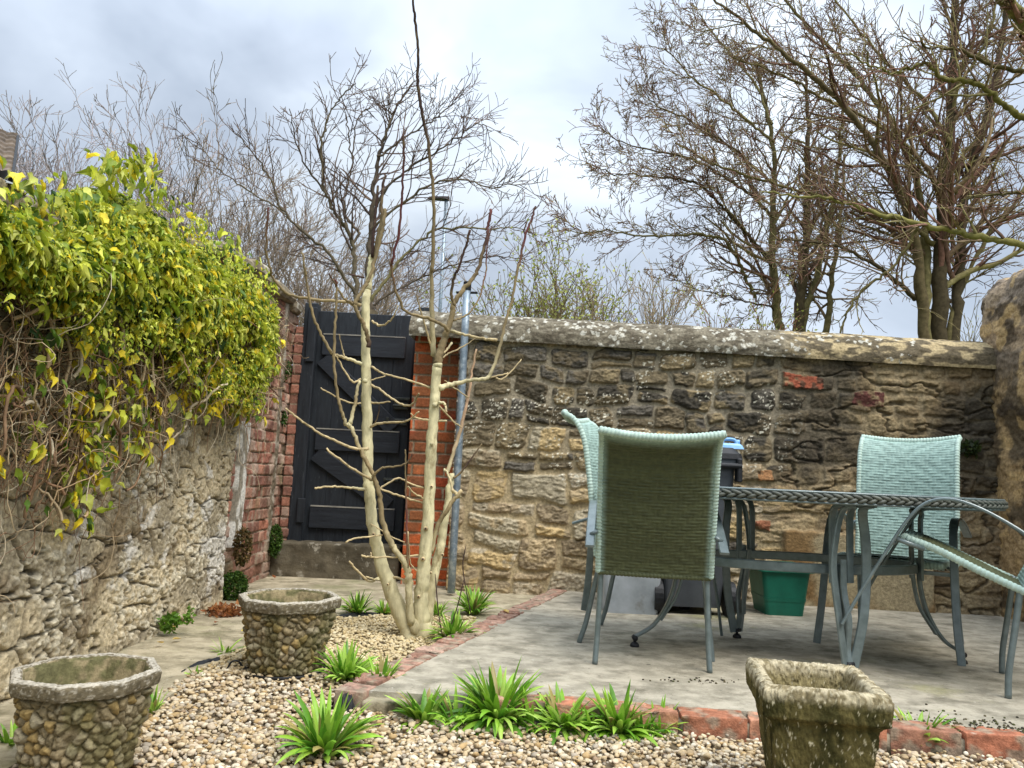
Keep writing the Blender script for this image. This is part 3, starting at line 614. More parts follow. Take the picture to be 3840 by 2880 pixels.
def rough_block(name, c, size, m, amp=0.008, seed=1, rot=0.0, n=26, bev=0.02):
    """A worn block: a subdivided rounded box with its faces roughened."""
    V = []; fs = []; h = np.array(size) / 2; off = 0
    u = np.linspace(-1, 1, n)
    for a in range(3):
        for sg in (-1, 1):
            A, B = np.meshgrid(u, u, indexing='ij'); p = np.zeros(A.shape + (3,)); p[..., a] = sg; p[..., (a + 1) % 3] = A; p[..., (a + 2) % 3] = B
            q = p * h; inner = np.clip(q, -(h - bev), h - bev); d = q - inner; nl = np.linalg.norm(d, axis=-1, keepdims=True); q = inner + d / (nl + 1e-9) * np.minimum(nl, bev)
            nrm = d / (nl + 1e-9)
            s1 = q @ np.array([1.0, 0.37, 0.61]); s2 = q @ np.array([-0.42, 1.0, 0.77])
            q = q + nrm * (amp * 2 * (fbm(s1 * 14 + 3, s2 * 14, seed, 4) - 0.5))[..., None]
            idx = np.arange(A.size).reshape(A.shape) + off; f = quads(idx); fs.append(f if sg > 0 else f[:, ::-1]); V.append(q.reshape(-1, 3)); off += A.size
    V = np.concatenate(V); ca, sa = math.cos(rot), math.sin(rot); Rz = np.array([[ca, -sa, 0], [sa, ca, 0], [0, 0, 1]])
    o = mesh(name, V @ Rz.T, np.concatenate(fs), m, None, True); o.location = c; return o
M_step = mat('step_concrete', lin(106, 98, 82), lin(72, 66, 54), 7, 0.95, bump=0.008, bscale=35, c3=lin(150, 144, 130), s3=11, t3=(0.58, 0.66), spec=0.15)
st = rough_block('doorstep', (-1.255, 5.97, 0.07), (0.96, 0.34, 0.28), M_step, 0.010, 7, 0.0, 40)
tag(st, 'mossy grey concrete doorstep under the dark gate', 'step')

M_gate = mat('gate_paint', lin(22, 26, 32), lin(37, 42, 48), 9, 0.62, bump=0.0025, bscale=70, stretch=(6, 6, 0.7), c3=lin(74, 80, 84), s3=20, t3=(0.62, 0.72), spec=0.35)
M_gateh = mat('gate_paint_horizontal', lin(21, 25, 32), lin(36, 41, 48), 9, 0.6, bump=0.0025, bscale=60, stretch=(0.7, 6, 7), c3=lin(70, 76, 82), s3=20, t3=(0.63, 0.72), spec=0.35)
M_pale_edge = mat('pale_timber_edge', lin(150, 146, 136), lin(96, 94, 90), 12, 0.9, stretch=(1, 6, 6))
M_iron = mat('black_iron', lin(16, 17, 19), lin(30, 31, 33), 30, 0.5, 0.4, 0.001, 150)
M_hw = mat('worn_iron', lin(38, 41, 42), lin(66, 68, 60), 40, 0.45, 0.5, 0.001, 150, spec=0.6)
gt = empty('garden_gate', (-1.1, 5.58, 0.2)); tag(gt, 'dark blue black boarded garden gate with rails and diagonal braces', 'gate')
GY = 5.57
b = MB(); rg = np.random.default_rng(8); xs = np.linspace(-1.436, -0.806, 6)
for i in range(5):
    b.box(((xs[i] + xs[i + 1]) / 2, GY + rg.normal(0, 0.001), 1.035 + rg.uniform(-0.006, 0.006)), (xs[i + 1] - xs[i] + 0.0005, 0.022, 1.74), bevel=0.004)
under(b.build('boards', M_gate), gt)
for z, h in ((1.655, 0.15), (0.965, 0.15), (0.415, 0.15)):
    o = under(MB().box((-1.125, GY - 0.028, z), (0.54, 0.032, h), bevel=0.004).build('rail', M_gateh), gt)
    MBt = MB().box((-1.125, GY - 0.030, z + h / 2 + 0.0045), (0.53, 0.034, 0.009)); t_ = MBt.build('rail_edge', M_pale_edge, None); t_.parent = o; t_.matrix_parent_inverse = Matrix.Identity(4)  # pale strip laid along the top edge of each rail
for (x0, z0, x1, z1) in ((-1.385, 1.555, -0.90, 1.065), (-1.385, 0.865, -0.90, 0.515)):
    under(MB().bar((x0, GY - 0.0275, z0), (x1, GY - 0.0275, z1), 0.11, 0.027, (0, 0, 1), bevel=0.004).build('brace', M_gateh), gt)
under(MB().box((-1.475, 5.545, 1.075), (0.085, 0.10, 1.76), bevel=0.006).build('frame_post', M_gate), gt)
under(MB().box((-1.46, 5.485, 1.72), (0.055, 0.02, 0.40), bevel=0.004).build('frame_strip', M_gate), gt)
under(MB().box((-1.44, 5.485, 0.46), (0.05, 0.02, 0.17), bevel=0.004).build('frame_block', M_gate), gt)
under(MB().box((-0.782, 5.605, 1.04), (0.06, 0.04, 1.72), bevel=0.004).build('stop_post', M_gate), gt)
lb = MB().box((-0.862, GY - 0.040, 1.285), (0.115, 0.03, 0.018), bevel=0.003).box((-0.86, GY - 0.030, 1.235), (0.10, 0.03, 0.055), bevel=0.006).tube([(-0.91, GY - 0.05, 1.235), (-0.80, GY - 0.05, 1.235)], 0.008, 8)
under(lb.build('lock', M_hw), gt)
lb = MB().tube([(-0.95, GY - 0.032, 1.13), (-0.80, GY - 0.032, 1.135)], 0.008, 8).box((-0.88, GY - 0.02, 1.12), (0.13, 0.016, 0.05), bevel=0.003).box((-0.94, GY - 0.045, 1.125), (0.02, 0.03, 0.045), bevel=0.003)
under(lb.build('bolt', M_hw), gt)
under(MB().tube([(-0.93, GY - 0.02, 0.70), (-0.925, GY - 0.05, 0.70), (-0.85, GY - 0.05, 0.70), (-0.845, GY - 0.02, 0.70)], 0.007, 8).box((-0.888, GY - 0.014, 0.70), (0.12, 0.008, 0.028), bevel=0.003).build('handle', M_hw), gt)
gt.location = (-1.146, 6.01, 0.157); gt.scale = (1.211, 1.0, 1.077)
stub = MB().box((-0.735, 6.08, 1.80), (0.09, 0.05, 0.56), bevel=0.005).build('timber_post', M_gate); tag(stub, 'short dark timber post top rising behind the brick pier beside the gate', 'post')

gp0 = Pv(975, 1271, 5.27); gp1 = Pv(1009, 626, 5.27)
M_galv = mat('galvanised_steel', lin(150, 164, 174), lin(112, 126, 138), 16, 0.42, 0.55, 0.001, 120, spec=0.5, c3=lin(172, 182, 188), s3=30, t3=(0.5, 0.62))
po = empty('clothes_post', gp0); tag(po, 'galvanised steel clothes line post in front of the stone wall', 'post')
under(MB().tube(np.linspace(gp0 - [0, 0, 0.03], gp1, 8), 0.026, 20).build('pole', M_galv, smooth=True), po)
ax = np.array([1.0, 0, 0.03])
under(MB().tube([gp1 - ax * 0.075 - [0, 0, 0.02], gp1 + ax * 0.075 - [0, 0, 0.02]], 0.009, 8).build('cleat', M_iron), po)
under(MB().tube([gp1 - [0, 0, 0.005], gp1 + [0, 0, 0.055]], 0.028, 16).build('cap', M_iron), po)

# ------------------------------------------------------------ brick and stone edging of the patio
def edging(name, a, b_, L, w_, h_, ztop, seed, side, pal, m, holes=False, skip=()):
    a = np.asarray(a)[:2]; b_ = np.asarray(b_)[:2]; d = (b_ - a) / np.linalg.norm(b_ - a); n = np.array([-d[1], d[0]]) * side; tot = np.linalg.norm(b_ - a); rg = np.random.default_rng(seed)
    mb = MB(); s = 0; i = 0
    while s < tot - 0.03:
        l = L * rg.uniform(0.96, 1.04); c = a + d * (s + l / 2) + n * (w_ / 2 + rg.normal(0, 0.003)); cc = pal[rg.integers(len(pal))] * rg.uniform(0.8, 1.15); ang = math.atan2(d[1], d[0]) + rg.normal(0, 0.012)
        if i not in skip:
            Rm = np.array(Matrix.Rotation(ang, 3, 'Z') @ Matrix.Rotation(rg.normal(0, 0.012), 3, 'X') @ Matrix.Rotation(rg.normal(0, 0.012), 3, 'Y'))
            rv, rf = rough_mesh((l - 0.008, w_, h_), 0.004, seed * 50 + i, 16, 0.006); f_ = fbm(rv[:, 0] * 30 + i, rv[:, 1] * 30 + rv[:, 2] * 20, seed, 4); mb.add(rv @ Rm.T + [c[0], c[1], ztop - h_ / 2 + rg.normal(0, 0.003)], rf, mixc(np.broadcast_to(cc, rv.shape), np.broadcast_to(lin(150, 138, 118), rv.shape), sstep(0.52, 0.66, f_) * 0.75))
        s += l; i += 1
    c = (a + b_) / 2 + n * w_ * 0.5
    mb.box((c[0], c[1], ztop - h_ / 2 - 0.012), (tot - 0.02, w_ * 0.86, h_ * 0.8), np.array(Matrix.Rotation(math.atan2(d[1], d[0]), 3, 'Z')), lin(140, 128, 108))
    return mb.build(name, m, None, True)
M_edge = mat('edging_brick', attr=True, scale=30, var=0.35, rough=0.9, bump=0.006, bscale=70, spec=0.15, c3=lin(186, 170, 152), s3=14, t3=(0.60, 0.72))
tag(edging('brick_edging', PL, PFAR, 0.108, 0.115, 0.09, 0.008, 21, -1, [lin(166, 130, 112), lin(174, 140, 122), lin(156, 118, 100), lin(180, 150, 132)], M_edge), 'worn red brick edging running along the left side of the patio to the wall', 'edging')
tag(edging('brick_edging', PL + _d * 0.52, PR, 0.225, 0.105, 0.09, 0.004, 22, 1, [lin(168, 112, 86), lin(158, 102, 78), lin(176, 126, 100), lin(164, 118, 96)], M_edge), 'orange brick edging along the front of the patio beside the gravel', 'edging')
M_kerb = mat('cement_kerb', lin(168, 158, 132), lin(120, 110, 88), 12, 0.95, bump=0.008, bscale=40, c3=lin(84, 78, 60), s3=9, t3=(0.55, 0.65))
k_ = rough_block('kerb_stone', (PL[0] + _d[0] * 0.20, PL[1] + _d[1] * 0.20 + 0.012, -0.045), (0.17, 0.10, 0.055), M_kerb, 0.006, 3, math.atan2(_d[1], _d[0]), 18, 0.015)
tag(k_, 'short grey cement kerb block at the near corner of the patio', 'kerb stone')
# ------------------------------------------------------------ wicker chairs
M_weave = mat('weave', attr=True, scale=40, var=0.16, rough=0.6, spec=0.3)
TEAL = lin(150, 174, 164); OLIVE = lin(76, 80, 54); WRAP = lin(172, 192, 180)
def weave_panel(prof, width, sag, pitch=0.0155, col_f=TEAL, col_b=OLIVE, thick=0.008, flare=0.0):
    """A woven sling: prof = (y, z) polyline from bottom to top; strands modelled as a herringbone relief on both faces."""
    prof = spline(prof, per=10); seg = np.concatenate([[0], np.cumsum(np.linalg.norm(np.diff(prof, axis=0), axis=1))]); L = seg[-1]
    nv = int(L / pitch) * 4 + 1; nu = int(width / 0.0055) + 1
    t = np.linspace(0, L, nv); py = np.interp(t, seg, prof[:, 0]); pz = np.interp(t, seg, prof[:, 1])
    tg = np.stack([np.gradient(py, t), np.gradient(pz, t)], -1); tg /= np.linalg.norm(tg, axis=1)[:, None]; nr = np.stack([tg[:, 1], -tg[:, 0]], -1)     # facing +y (front)
    u = np.linspace(-1, 1, nu); Uu, T = np.meshgrid(u, t, indexing='ij'); tt = T / L
    wd = width / 2 * (1 + flare * sstep(0.86, 1.0, tt)); X = Uu * wd
    row = T / pitch; ri = np.floor(row); fr = row - ri
    colw = 0.021; zig = np.abs(X) / colw; ci = np.floor(zig)
    ph = np.mod(ci + np.where((np.floor(ri / 12) % 2) == 0, ri, -ri), 4)      # twill: over two, under two, mirrored into chevrons
    over = ph < 2
    strand = np.sin(np.clip(fr, 0, 1) * math.pi) ** 0.6
    frc = zig - ci; b = np.where(over, 1.0, 0.25)
    hF = 0.0062 * strand * b + 0.0032 * np.where(over, 0, np.sin(frc * math.pi) ** 0.7)
    hB = 0.0062 * strand * np.where(over, 0.25, 1.0) + 0.0032 * np.where(over, np.sin(frc * math.pi) ** 0.7, 0)
    sg = sag * (1 - Uu ** 2) * sstep(0.0, 0.4, tt)
    Yc = np.interp(T, t, py); Zc = np.interp(T, t, pz); nY = np.interp(T, t, nr[:, 0]); nZ = np.interp(T, t, nr[:, 1])
    Vs, fs, cs = [], [], []
    idx = np.arange(X.size).reshape(X.shape)
    rc = 0.82 + 0.3 * _hash(ri, ri * 0, 5)
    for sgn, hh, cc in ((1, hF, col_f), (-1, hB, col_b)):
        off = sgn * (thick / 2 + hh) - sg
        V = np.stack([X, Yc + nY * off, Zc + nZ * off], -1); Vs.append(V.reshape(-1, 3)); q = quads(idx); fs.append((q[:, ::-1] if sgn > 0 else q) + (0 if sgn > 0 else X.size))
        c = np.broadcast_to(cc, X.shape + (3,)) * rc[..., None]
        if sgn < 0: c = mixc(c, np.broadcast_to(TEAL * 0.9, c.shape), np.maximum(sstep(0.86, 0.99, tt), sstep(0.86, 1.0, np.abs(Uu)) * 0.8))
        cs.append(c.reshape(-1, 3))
    return Vs, fs, cs
def wrapped(mb, pts, r, pitch=0.016, k=10, col=WRAP):
    pts = spline(pts, per=12); seg = np.concatenate([[0], np.cumsum(np.linalg.norm(np.diff(pts, axis=0), axis=1))]); n = max(8, int(seg[-1] / pitch) * 6); t = np.linspace(0, seg[-1], n)
    p = np.stack([np.interp(t, seg, pts[:, i]) for i in range(3)], -1); rr = r * (0.94 + 0.2 * np.abs(np.sin(t / pitch * math.pi)))
    mb.tube(p, rr, k, col * 1.0)
BACK = [(-0.215, 0.405), (-0.226, 0.50), (-0.245, 0.65), (-0.265, 0.80), (-0.288, 0.935), (-0.314, 1.01), (-0.354, 1.062), (-0.394, 1.083)]
def make_chair():
    root = empty('wicker_chair')
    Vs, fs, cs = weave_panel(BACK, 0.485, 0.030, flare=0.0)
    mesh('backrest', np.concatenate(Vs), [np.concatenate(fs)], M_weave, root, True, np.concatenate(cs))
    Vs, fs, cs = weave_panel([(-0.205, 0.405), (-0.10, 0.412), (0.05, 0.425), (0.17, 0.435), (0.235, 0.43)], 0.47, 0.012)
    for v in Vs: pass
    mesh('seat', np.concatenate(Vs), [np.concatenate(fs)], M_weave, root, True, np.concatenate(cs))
    mb = MB()
    bk = np.array(BACK)
    for sx in (-1, 1):
        w_ = 0.245 + 0.004 * sstep(0.86, 1.0, np.linspace(0, 1, len(bk)))
        wrapped(mb, np.stack([sx * w_, bk[:, 0], bk[:, 1]], -1), 0.0125)
    top = [(-0.256, bk[-1, 0], bk[-1, 1] + 0.004), (-0.13, bk[-1, 0] - 0.012, bk[-1, 1] - 0.012), (0, bk[-1, 0] - 0.017, bk[-1, 1] - 0.018), (0.13, bk[-1, 0] - 0.012, bk[-1, 1] - 0.012), (0.256, bk[-1, 0], bk[-1, 1] + 0.004)]
    wrapped(mb, top, 0.0165)
    mb.build('back_binding', M_weave, root, True)
    mb = MB()
    for sx in (-1, 1): wrapped(mb, [(sx * 0.238, -0.21, 0.405), (sx * 0.238, -0.05, 0.416), (sx * 0.238, 0.12, 0.432), (sx * 0.238, 0.235, 0.43)], 0.0145)
    wrapped(mb, [(-0.245, 0.24, 0.428), (0, 0.243, 0.425), (0.245, 0.24, 0.428)], 0.017)
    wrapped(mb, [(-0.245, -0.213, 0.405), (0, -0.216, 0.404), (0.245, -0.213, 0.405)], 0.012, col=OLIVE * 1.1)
    mb.build('seat_binding', M_weave, root, True)
    for sx in (-1, 1):
        leg = MB().tube(spline([(sx * 0.232, -0.19, 0.42), (sx * 0.236, -0.225, 0.25), (sx * 0.242, -0.255, 0.10), (sx * 0.247, -0.285, 0.0)], per=6), [0.0125] * 19, 10)
        leg.build('rear_leg', M_metal, root, True)
        pts = spline([(sx * 0.318, 0.335, 0.0), (sx * 0.302, 0.315, 0.16), (sx * 0.292, 0.285, 0.34), (sx * 0.286, 0.255, 0.50), (sx * 0.282, 0.215, 0.595), (sx * 0.280, 0.145, 0.643), (sx * 0.281, 0.05, 0.652), (sx * 0.282, -0.08, 0.632), (sx * 0.283, -0.20, 0.597), (sx * 0.283, -0.325, 0.555)], per=6)
        k = 25
        MB().sweep(pts[:k + 1], 0.036, 0.013, (1, 0, 0)).build('front_leg', M_metal, root, False)
        MB().sweep(pts[k:], 0.040, 0.013, (1, 0, 0)).build('armrest', M_metal, root, False)
        MB().tube([(sx * 0.250, 0.16, 0.415), (sx * 0.288, 0.27, 0.415)], 0.010, 8).build('seat_bracket', M_metal, root, True)
        MB().tube([(sx * 0.25, -0.245, 0.605), (sx * 0.283, -0.245, 0.585)], 0.009, 8).build('arm_bracket', M_metal, root, True)
    MB().tube([(-0.285, 0.272, 0.395), (0.285, 0.272, 0.395)], 0.010, 8).build('front_rail', M_metal, root, True)
    MB().tube([(-0.232, -0.19, 0.40), (0.232, -0.19, 0.40)], 0.010, 8).build('rear_rail', M_metal, root, True)
    return root
def copy_tree(o, parent=None):
    c = o.copy(); C.objects.link(c); c.parent = parent
    for ch in list(o.children): copy_tree(ch, c)
    return c
def chair_matrix(rx, ry, facing, tilt=0.0, back=0.285):      # rear feet midpoint on the ground, direction it faces, backward tilt about those feet
    th = math.atan2(-facing[0], facing[1])
    return Matrix.Translation((rx, ry, 0.0)) @ Matrix.Rotation(th, 4, 'Z') @ Matrix.Rotation(R(tilt), 4, 'X') @ Matrix.Translation((0, back, 0))
GRP = 'wicker garden chairs round the table'
chair = make_chair()
CH = [(chair_matrix(0.632, 3.30, (0.13, 1.0), 11) @ Matrix.Diagonal((0.95, 1, 0.92, 1)), 'pale green wicker chair seen from behind, its back filling the centre right'),
      (chair_matrix(0.45, 3.98, (0.95, -0.32), 0), 'wicker chair half hidden behind the nearest chair back, facing along the table'),
      (chair_matrix(2.22, 4.30, (-0.60, -0.80), 0), 'wicker chair facing the camera on the far side of the table, beside the sooty corner'),
      (chair_matrix(2.09, 3.29, (-0.86, 0.50), 20), 'wicker chair tipped back at the right edge with its front legs off the ground')]
for i, (Mx, lb) in enumerate(CH):
    o = chair if i == 0 else copy_tree(chair)
    o.matrix_world = Mx; tag(o, lb, 'chair', GRP)

# ------------------------------------------------------------ oval table with a braided rim
TC = np.array([1.385, 3.70]); TA, TB, TZ = 0.93, 0.50, 0.756
tb = empty('garden_table', (TC[0], TC[1], 0)); tag(tb, 'oval garden table with braided dark rim and curved grey metal legs', 'table')
M_braid = mat('braid', attr=True, scale=40, var=0.2, rough=0.55, spec=0.35)
def table():
    a = np.linspace(0, 2 * math.pi, 400, endpoint=False)
    arc = np.concatenate([[0], np.cumsum(np.hypot(np.diff(TA * np.cos(a)), np.diff(TB * np.sin(a))))]); Lr = arc[-1] + np.hypot(TA * (1 - math.cos(a[-1])), TB * math.sin(a[-1]))
    # top
    mb = MB(); k = 96; t = np.arange(k) / k * 2 * math.pi
    e1 = np.stack([(TA - 0.008) * np.cos(t), (TB - 0.008) * np.sin(t), np.full(k, TZ)], -1); e2 = e1.copy(); e2[:, 2] -= 0.008
    j = np.arange(k); mb.add(np.concatenate([e1, e2]), [np.stack([j + k, (j + 1) % k + k, (j + 1) % k, j], -1), j[None], (j[::-1] + k)[None]])
    mb.build('table_top', mat('table_top', lin(70, 78, 76), lin(96, 104, 100), 14, 0.35, spec=0.5), tb)
    # rim bands above and below the braid
    def ring(z, dr, r, kk=6):
        c = np.stack([(TA + dr) * np.cos(a), (TB + dr) * np.sin(a), np.full(len(a), z)], -1); c = np.vstack([c, c[:2]]); return c
    rm = MB()
    for z in (TZ - 0.001, TZ - 0.043): rm.tube(ring(z, 0.006, 0.006), 0.0055, 6, cap=False)
    rm.build('rim_band', M_metal, tb, True)
    # braid: slanting lens strands in two rows making a plait
    br = MB(); n = int(Lr / 0.040); rg = np.random.default_rng(4)
    for i in range(n):
        for row in (0, 1):
            s0 = (i + 0.5 * row) / n * Lr; pts = []; m_ = 7
            for q in np.linspace(0, 1, m_):
                s = (s0 + (q - 0.5) * 0.050) % Lr; ang = np.interp(s, np.append(arc, Lr), np.append(a, 2 * math.pi)); z = TZ - 0.022 + (1 if row == 0 else -1) * (0.015 - 0.017 * q)
                bul = 0.007 + 0.007 * math.sin(math.pi * q); pts.append(((TA + bul) * math.cos(ang), (TB + bul) * math.sin(ang), z))
            g = rg.uniform(0.8, 1.15); br.tube(pts, [0.003, 0.0065, 0.0082, 0.0086, 0.008, 0.006, 0.003], 6, lin(84, 86, 78) * g)
    br.build('braided_rim', M_braid, tb, True)
    cr = MB(); c = ring(TZ - 0.022, -0.004, 0.01); cr.tube(c, 0.012, 6, lin(58, 60, 56), cap=False); cr.build('rim_core', M_braid, tb, True)
    # stretcher ring
    RA, RB, RZ = 0.54, 0.29, 0.425
    c = np.stack([RA * np.cos(a), RB * np.sin(a), np.full(len(a), RZ)], -1); c = np.vstack([c, c[:2]]); nrm = np.stack([np.cos(a) / RA, np.sin(a) / RB, 0 * a], -1); nrm = np.vstack([nrm, nrm[:2]])
    MB().sweep(c, 0.042, 0.016, (0, 0, 1)).build('stretcher_ring', M_metal, tb)
    for ang, lbl in ((R(178), 0), (R(-92 + 10), 1), (R(-4), 2), (R(106), 3)):
        ca, sa = math.cos(ang), math.sin(ang); d = np.array([ca * TA, sa * TB]); Rm = np.linalg.norm(d); d /= Rm; side = np.array([-d[1], d[0], 0])
        rr = 1 / math.hypot(d[0] / RA, d[1] / RB)                  # ring radius this way
        rt = 1 / math.hypot(d[0] / (TA - 0.05), d[1] / (TB - 0.05)); foot = rt * 0.86 if abs(d[0]) > 0.7 else rt * 0.78
        pt = lambda r, z, o=0: np.array([d[0] * r, d[1] * r, z]) + side * o
        leg = MB()
        for o_ in (-0.045, 0.045):       # a pair of straps from the top, curving in and down past the ring
            leg.sweep(spline([pt(rt, TZ - 0.05, o_), pt(rr + 0.05, TZ - 0.056, o_), pt(rr + 0.020, TZ - 0.09, o_), pt(rr + 0.014, 0.60, o_), pt(rr + 0.014, 0.37, o_)], per=7), 0.034, 0.013, side)
        leg.build('table_leg', M_metal, tb)
        if abs(d[0]) < 0.7:              # the side legs: two broad straps that bow apart and meet again at the foot
            for sg in (-1, 1):
                sp = spline([pt(rt, TZ - 0.05, sg * 0.03), pt(rr + 0.09, TZ - 0.075, sg * 0.05), pt(rr + 0.075, TZ - 0.20, sg * 0.075), pt(rr + 0.07, 0.42, sg * 0.082), pt(rr + 0.075, 0.22, sg * 0.058), pt(foot, 0.03, sg * 0.020)], per=7)
                MB().sweep(sp, 0.040, 0.013, (side * 0.9 + sg * 0.35 * np.array([d[0], d[1], 0]))).build('leg_strap', M_metal, tb)
        lo = MB().sweep(spline([pt(rr + 0.026, 0.47), pt(rr + 0.03, 0.34), pt(rr + 0.06, 0.22), pt((rr + foot) / 2 + 0.02, 0.105), pt(foot, 0.045)], per=7), 0.030, 0.015, side).sweep(spline([pt(rr - 0.012, 0.45), pt(rr + 0.02, 0.26), pt((rr + foot) / 2 - 0.01, 0.125)], per=7), 0.026, 0.012, side)
        lg = lo.build('leg_brace', M_metal, tb)
        ft = MB().tube([pt(foot, 0.04, -0.018), pt(foot, 0.04, 0.018)], 0.013, 12).tube([pt(foot, 0.045), pt(foot, 0.014)], 0.007, 8).lathe([(0.0, 0.022), (0.012, 0.02), (0.021, 0.010), (0.022, 0.0), (0, 0)], 16, pt(foot, 0))
        ft.build('foot', M_black, lg, True)
table()

# ------------------------------------------------------------ bins and boxes by the wall
def tapered(mb, c, b_, t_, z0, z1, n=4, bev=0.03, col=None):
    """tapered tub with rounded corners: b_/t_ = (w, d) at the bottom / top"""
    def ringp(w_, d_, z):
        p = []
        for (sx, sy, a0) in ((1, 1, 0), (-1, 1, 90), (-1, -1, 180), (1, -1, 270)):
            for q in range(n + 1):
                a = R(a0 + 90 * q / n); p.append((c[0] + sx * (w_ / 2 - bev) + bev * math.cos(a), c[1] + sy * (d_ / 2 - bev) + bev * math.sin(a), z))
        return p
    A = ringp(*b_, z0); B = ringp(*t_, z1); k = len(A); j = np.arange(k)
    mb.add(np.array(A + B), [np.stack([j, (j + 1) % k, (j + 1) % k + k, j + k], -1), j[None, ::-1], (j + k)[None]], col); return mb
def wheel(root, c, r=0.10, w_=0.05):
    MB().tube([np.array(c) - [w_ / 2, 0, 0], np.array(c) + [w_ / 2, 0, 0]], r, 22).tube([np.array(c) - [w_ / 2 + .006, 0, 0], np.array(c) + [w_ / 2 + .006, 0, 0]], r * 0.55, 16).build('wheel', M_black, root)
M_bin = mat('bin_grey', lin(64, 67, 72), lin(84, 88, 92), 6, 0.55, bump=0.0008, bscale=200)
M_pale = mat('pale_tub', lin(176, 182, 188), lin(150, 156, 160), 7, 0.5, bump=0.0006, bscale=120, c3=lin(128, 126, 116), s3=4, t3=(0.6, 0.72))
def wheelie():
    c = np.array([1.13, 4.88, 0.0]); r = empty('wheelie_bin', c); tag(r, 'dark grey wheelie bin with a black lid hidden behind the nearest chair', 'bin')
    q = lambda b, n, m, s=False: b.build(n, m, r, s)
    b = MB(); tapered(b, (0, 0), (0.34, 0.42), (0.47, 0.52), 0.045, 0.90); tapered(b, (0, 0), (0.52, 0.56), (0.52, 0.56), 0.88, 0.925, bev=0.035); q(b, 'bin_body', M_bin)
    b = MB(); tapered(b, (0, 0.0), (0.545, 0.585), (0.535, 0.575), 0.927, 0.958, bev=0.04); tapered(b, (0, 0.0), (0.53, 0.57), (0.46, 0.50), 0.958, 0.995, bev=0.05); q(b, 'lid', M_black)
    b = MB().tube([(-0.25, -0.31, 0.885), (0.25, -0.31, 0.885)], 0.016, 12)
    for x in (-0.24, 0.24): b.box((x, -0.285, 0.86), (0.03, 0.07, 0.14), bevel=0.006)
    q(b, 'handle_bar', M_black)
    for x in (-0.215, 0.215): wheel(r, (x, -0.20, 0.10))
    return r
wheelie()
c = Pv(1585, 968, 4.86); bt = empty('blue_bottle', (c[0] - 0.03, 4.86, 0.998)); tag(bt, 'light blue plastic carton with a handle lying on the wheelie bin lid', 'carton')
M_blue = mat('light_blue_plastic', lin(112, 168, 222), lin(146, 194, 236), 12, 0.4, spec=0.5)
b = MB(); tapered(b, (0, 0), (0.17, 0.11), (0.15, 0.10), 0.0, 0.022, bev=0.02); tapered(b, (0.0, 0), (0.15, 0.10), (0.12, 0.08), 0.022, 0.034, bev=0.02); b.build('carton', M_blue, bt)
MB().tube(spline([(-0.05, -0.03, 0.03), (-0.04, -0.03, 0.056), (0.02, -0.03, 0.058), (0.04, -0.03, 0.032)], per=6), 0.010, 8).build('grip', M_blue, bt, True)
MB().tube([(0.055, 0.01, 0.03), (0.055, 0.01, 0.06)], 0.017, 12).build('stopper', M_blue, bt, True)
pt_ = empty('storage_tub', (0.76, 4.78, 0)); tag(pt_, 'pale grey plastic tub on the patio beneath the nearest chair back', 'tub')
b = MB(); tapered(b, (0, 0), (0.31, 0.34), (0.36, 0.38), 0.0, 0.40); b.build('tub_body', M_pale, pt_); b = MB(); tapered(b, (0, 0), (0.40, 0.42), (0.40, 0.42), 0.395, 0.425, bev=0.035); tapered(b, (0, 0), (0.385, 0.40), (0.33, 0.35), 0.426, 0.45, bev=0.035); b.build('lid', M_pale, pt_)
wb = empty('low_cart', (1.05, 4.92, 0)); tag(wb, 'low black trolley base with two wheels between the pale tub and wheelie bin', 'trolley')
MB().box((0, 0.06, 0.17), (0.20, 0.16, 0.30), bevel=0.02).build('frame', M_black, wb)
for x in (-0.09, 0.07): wheel(wb, (x, -0.06, 0.115), 0.115, 0.045)
gb = empty('green_box', (1.72, 4.92, 0)); gb.scale = (0.88, 0.88, 0.92); tag(gb, 'dark green plastic recycling box standing under the table near the wall', 'box')
M_green = mat('green_plastic', lin(14, 96, 76), lin(22, 112, 90), 8, 0.45, spec=0.45, bump=0.0006, bscale=100)
b = MB(); tapered(b, (0, 0), (0.26, 0.30), (0.34, 0.37), 0.0, 0.30); b.build('box_body', M_green, gb)
b = MB(); tapered(b, (0, 0), (0.385, 0.41), (0.385, 0.41), 0.285, 0.315, bev=0.035); tapered(b, (0, 0), (0.365, 0.39), (0.365, 0.39), 0.315, 0.322, bev=0.035); b.build('box_rim', M_green, gb)
b = MB(); tapered(b, (0, 0), (0.288, 0.326), (0.298, 0.334), 0.09, 0.115); b.build('band', M_green, gb)

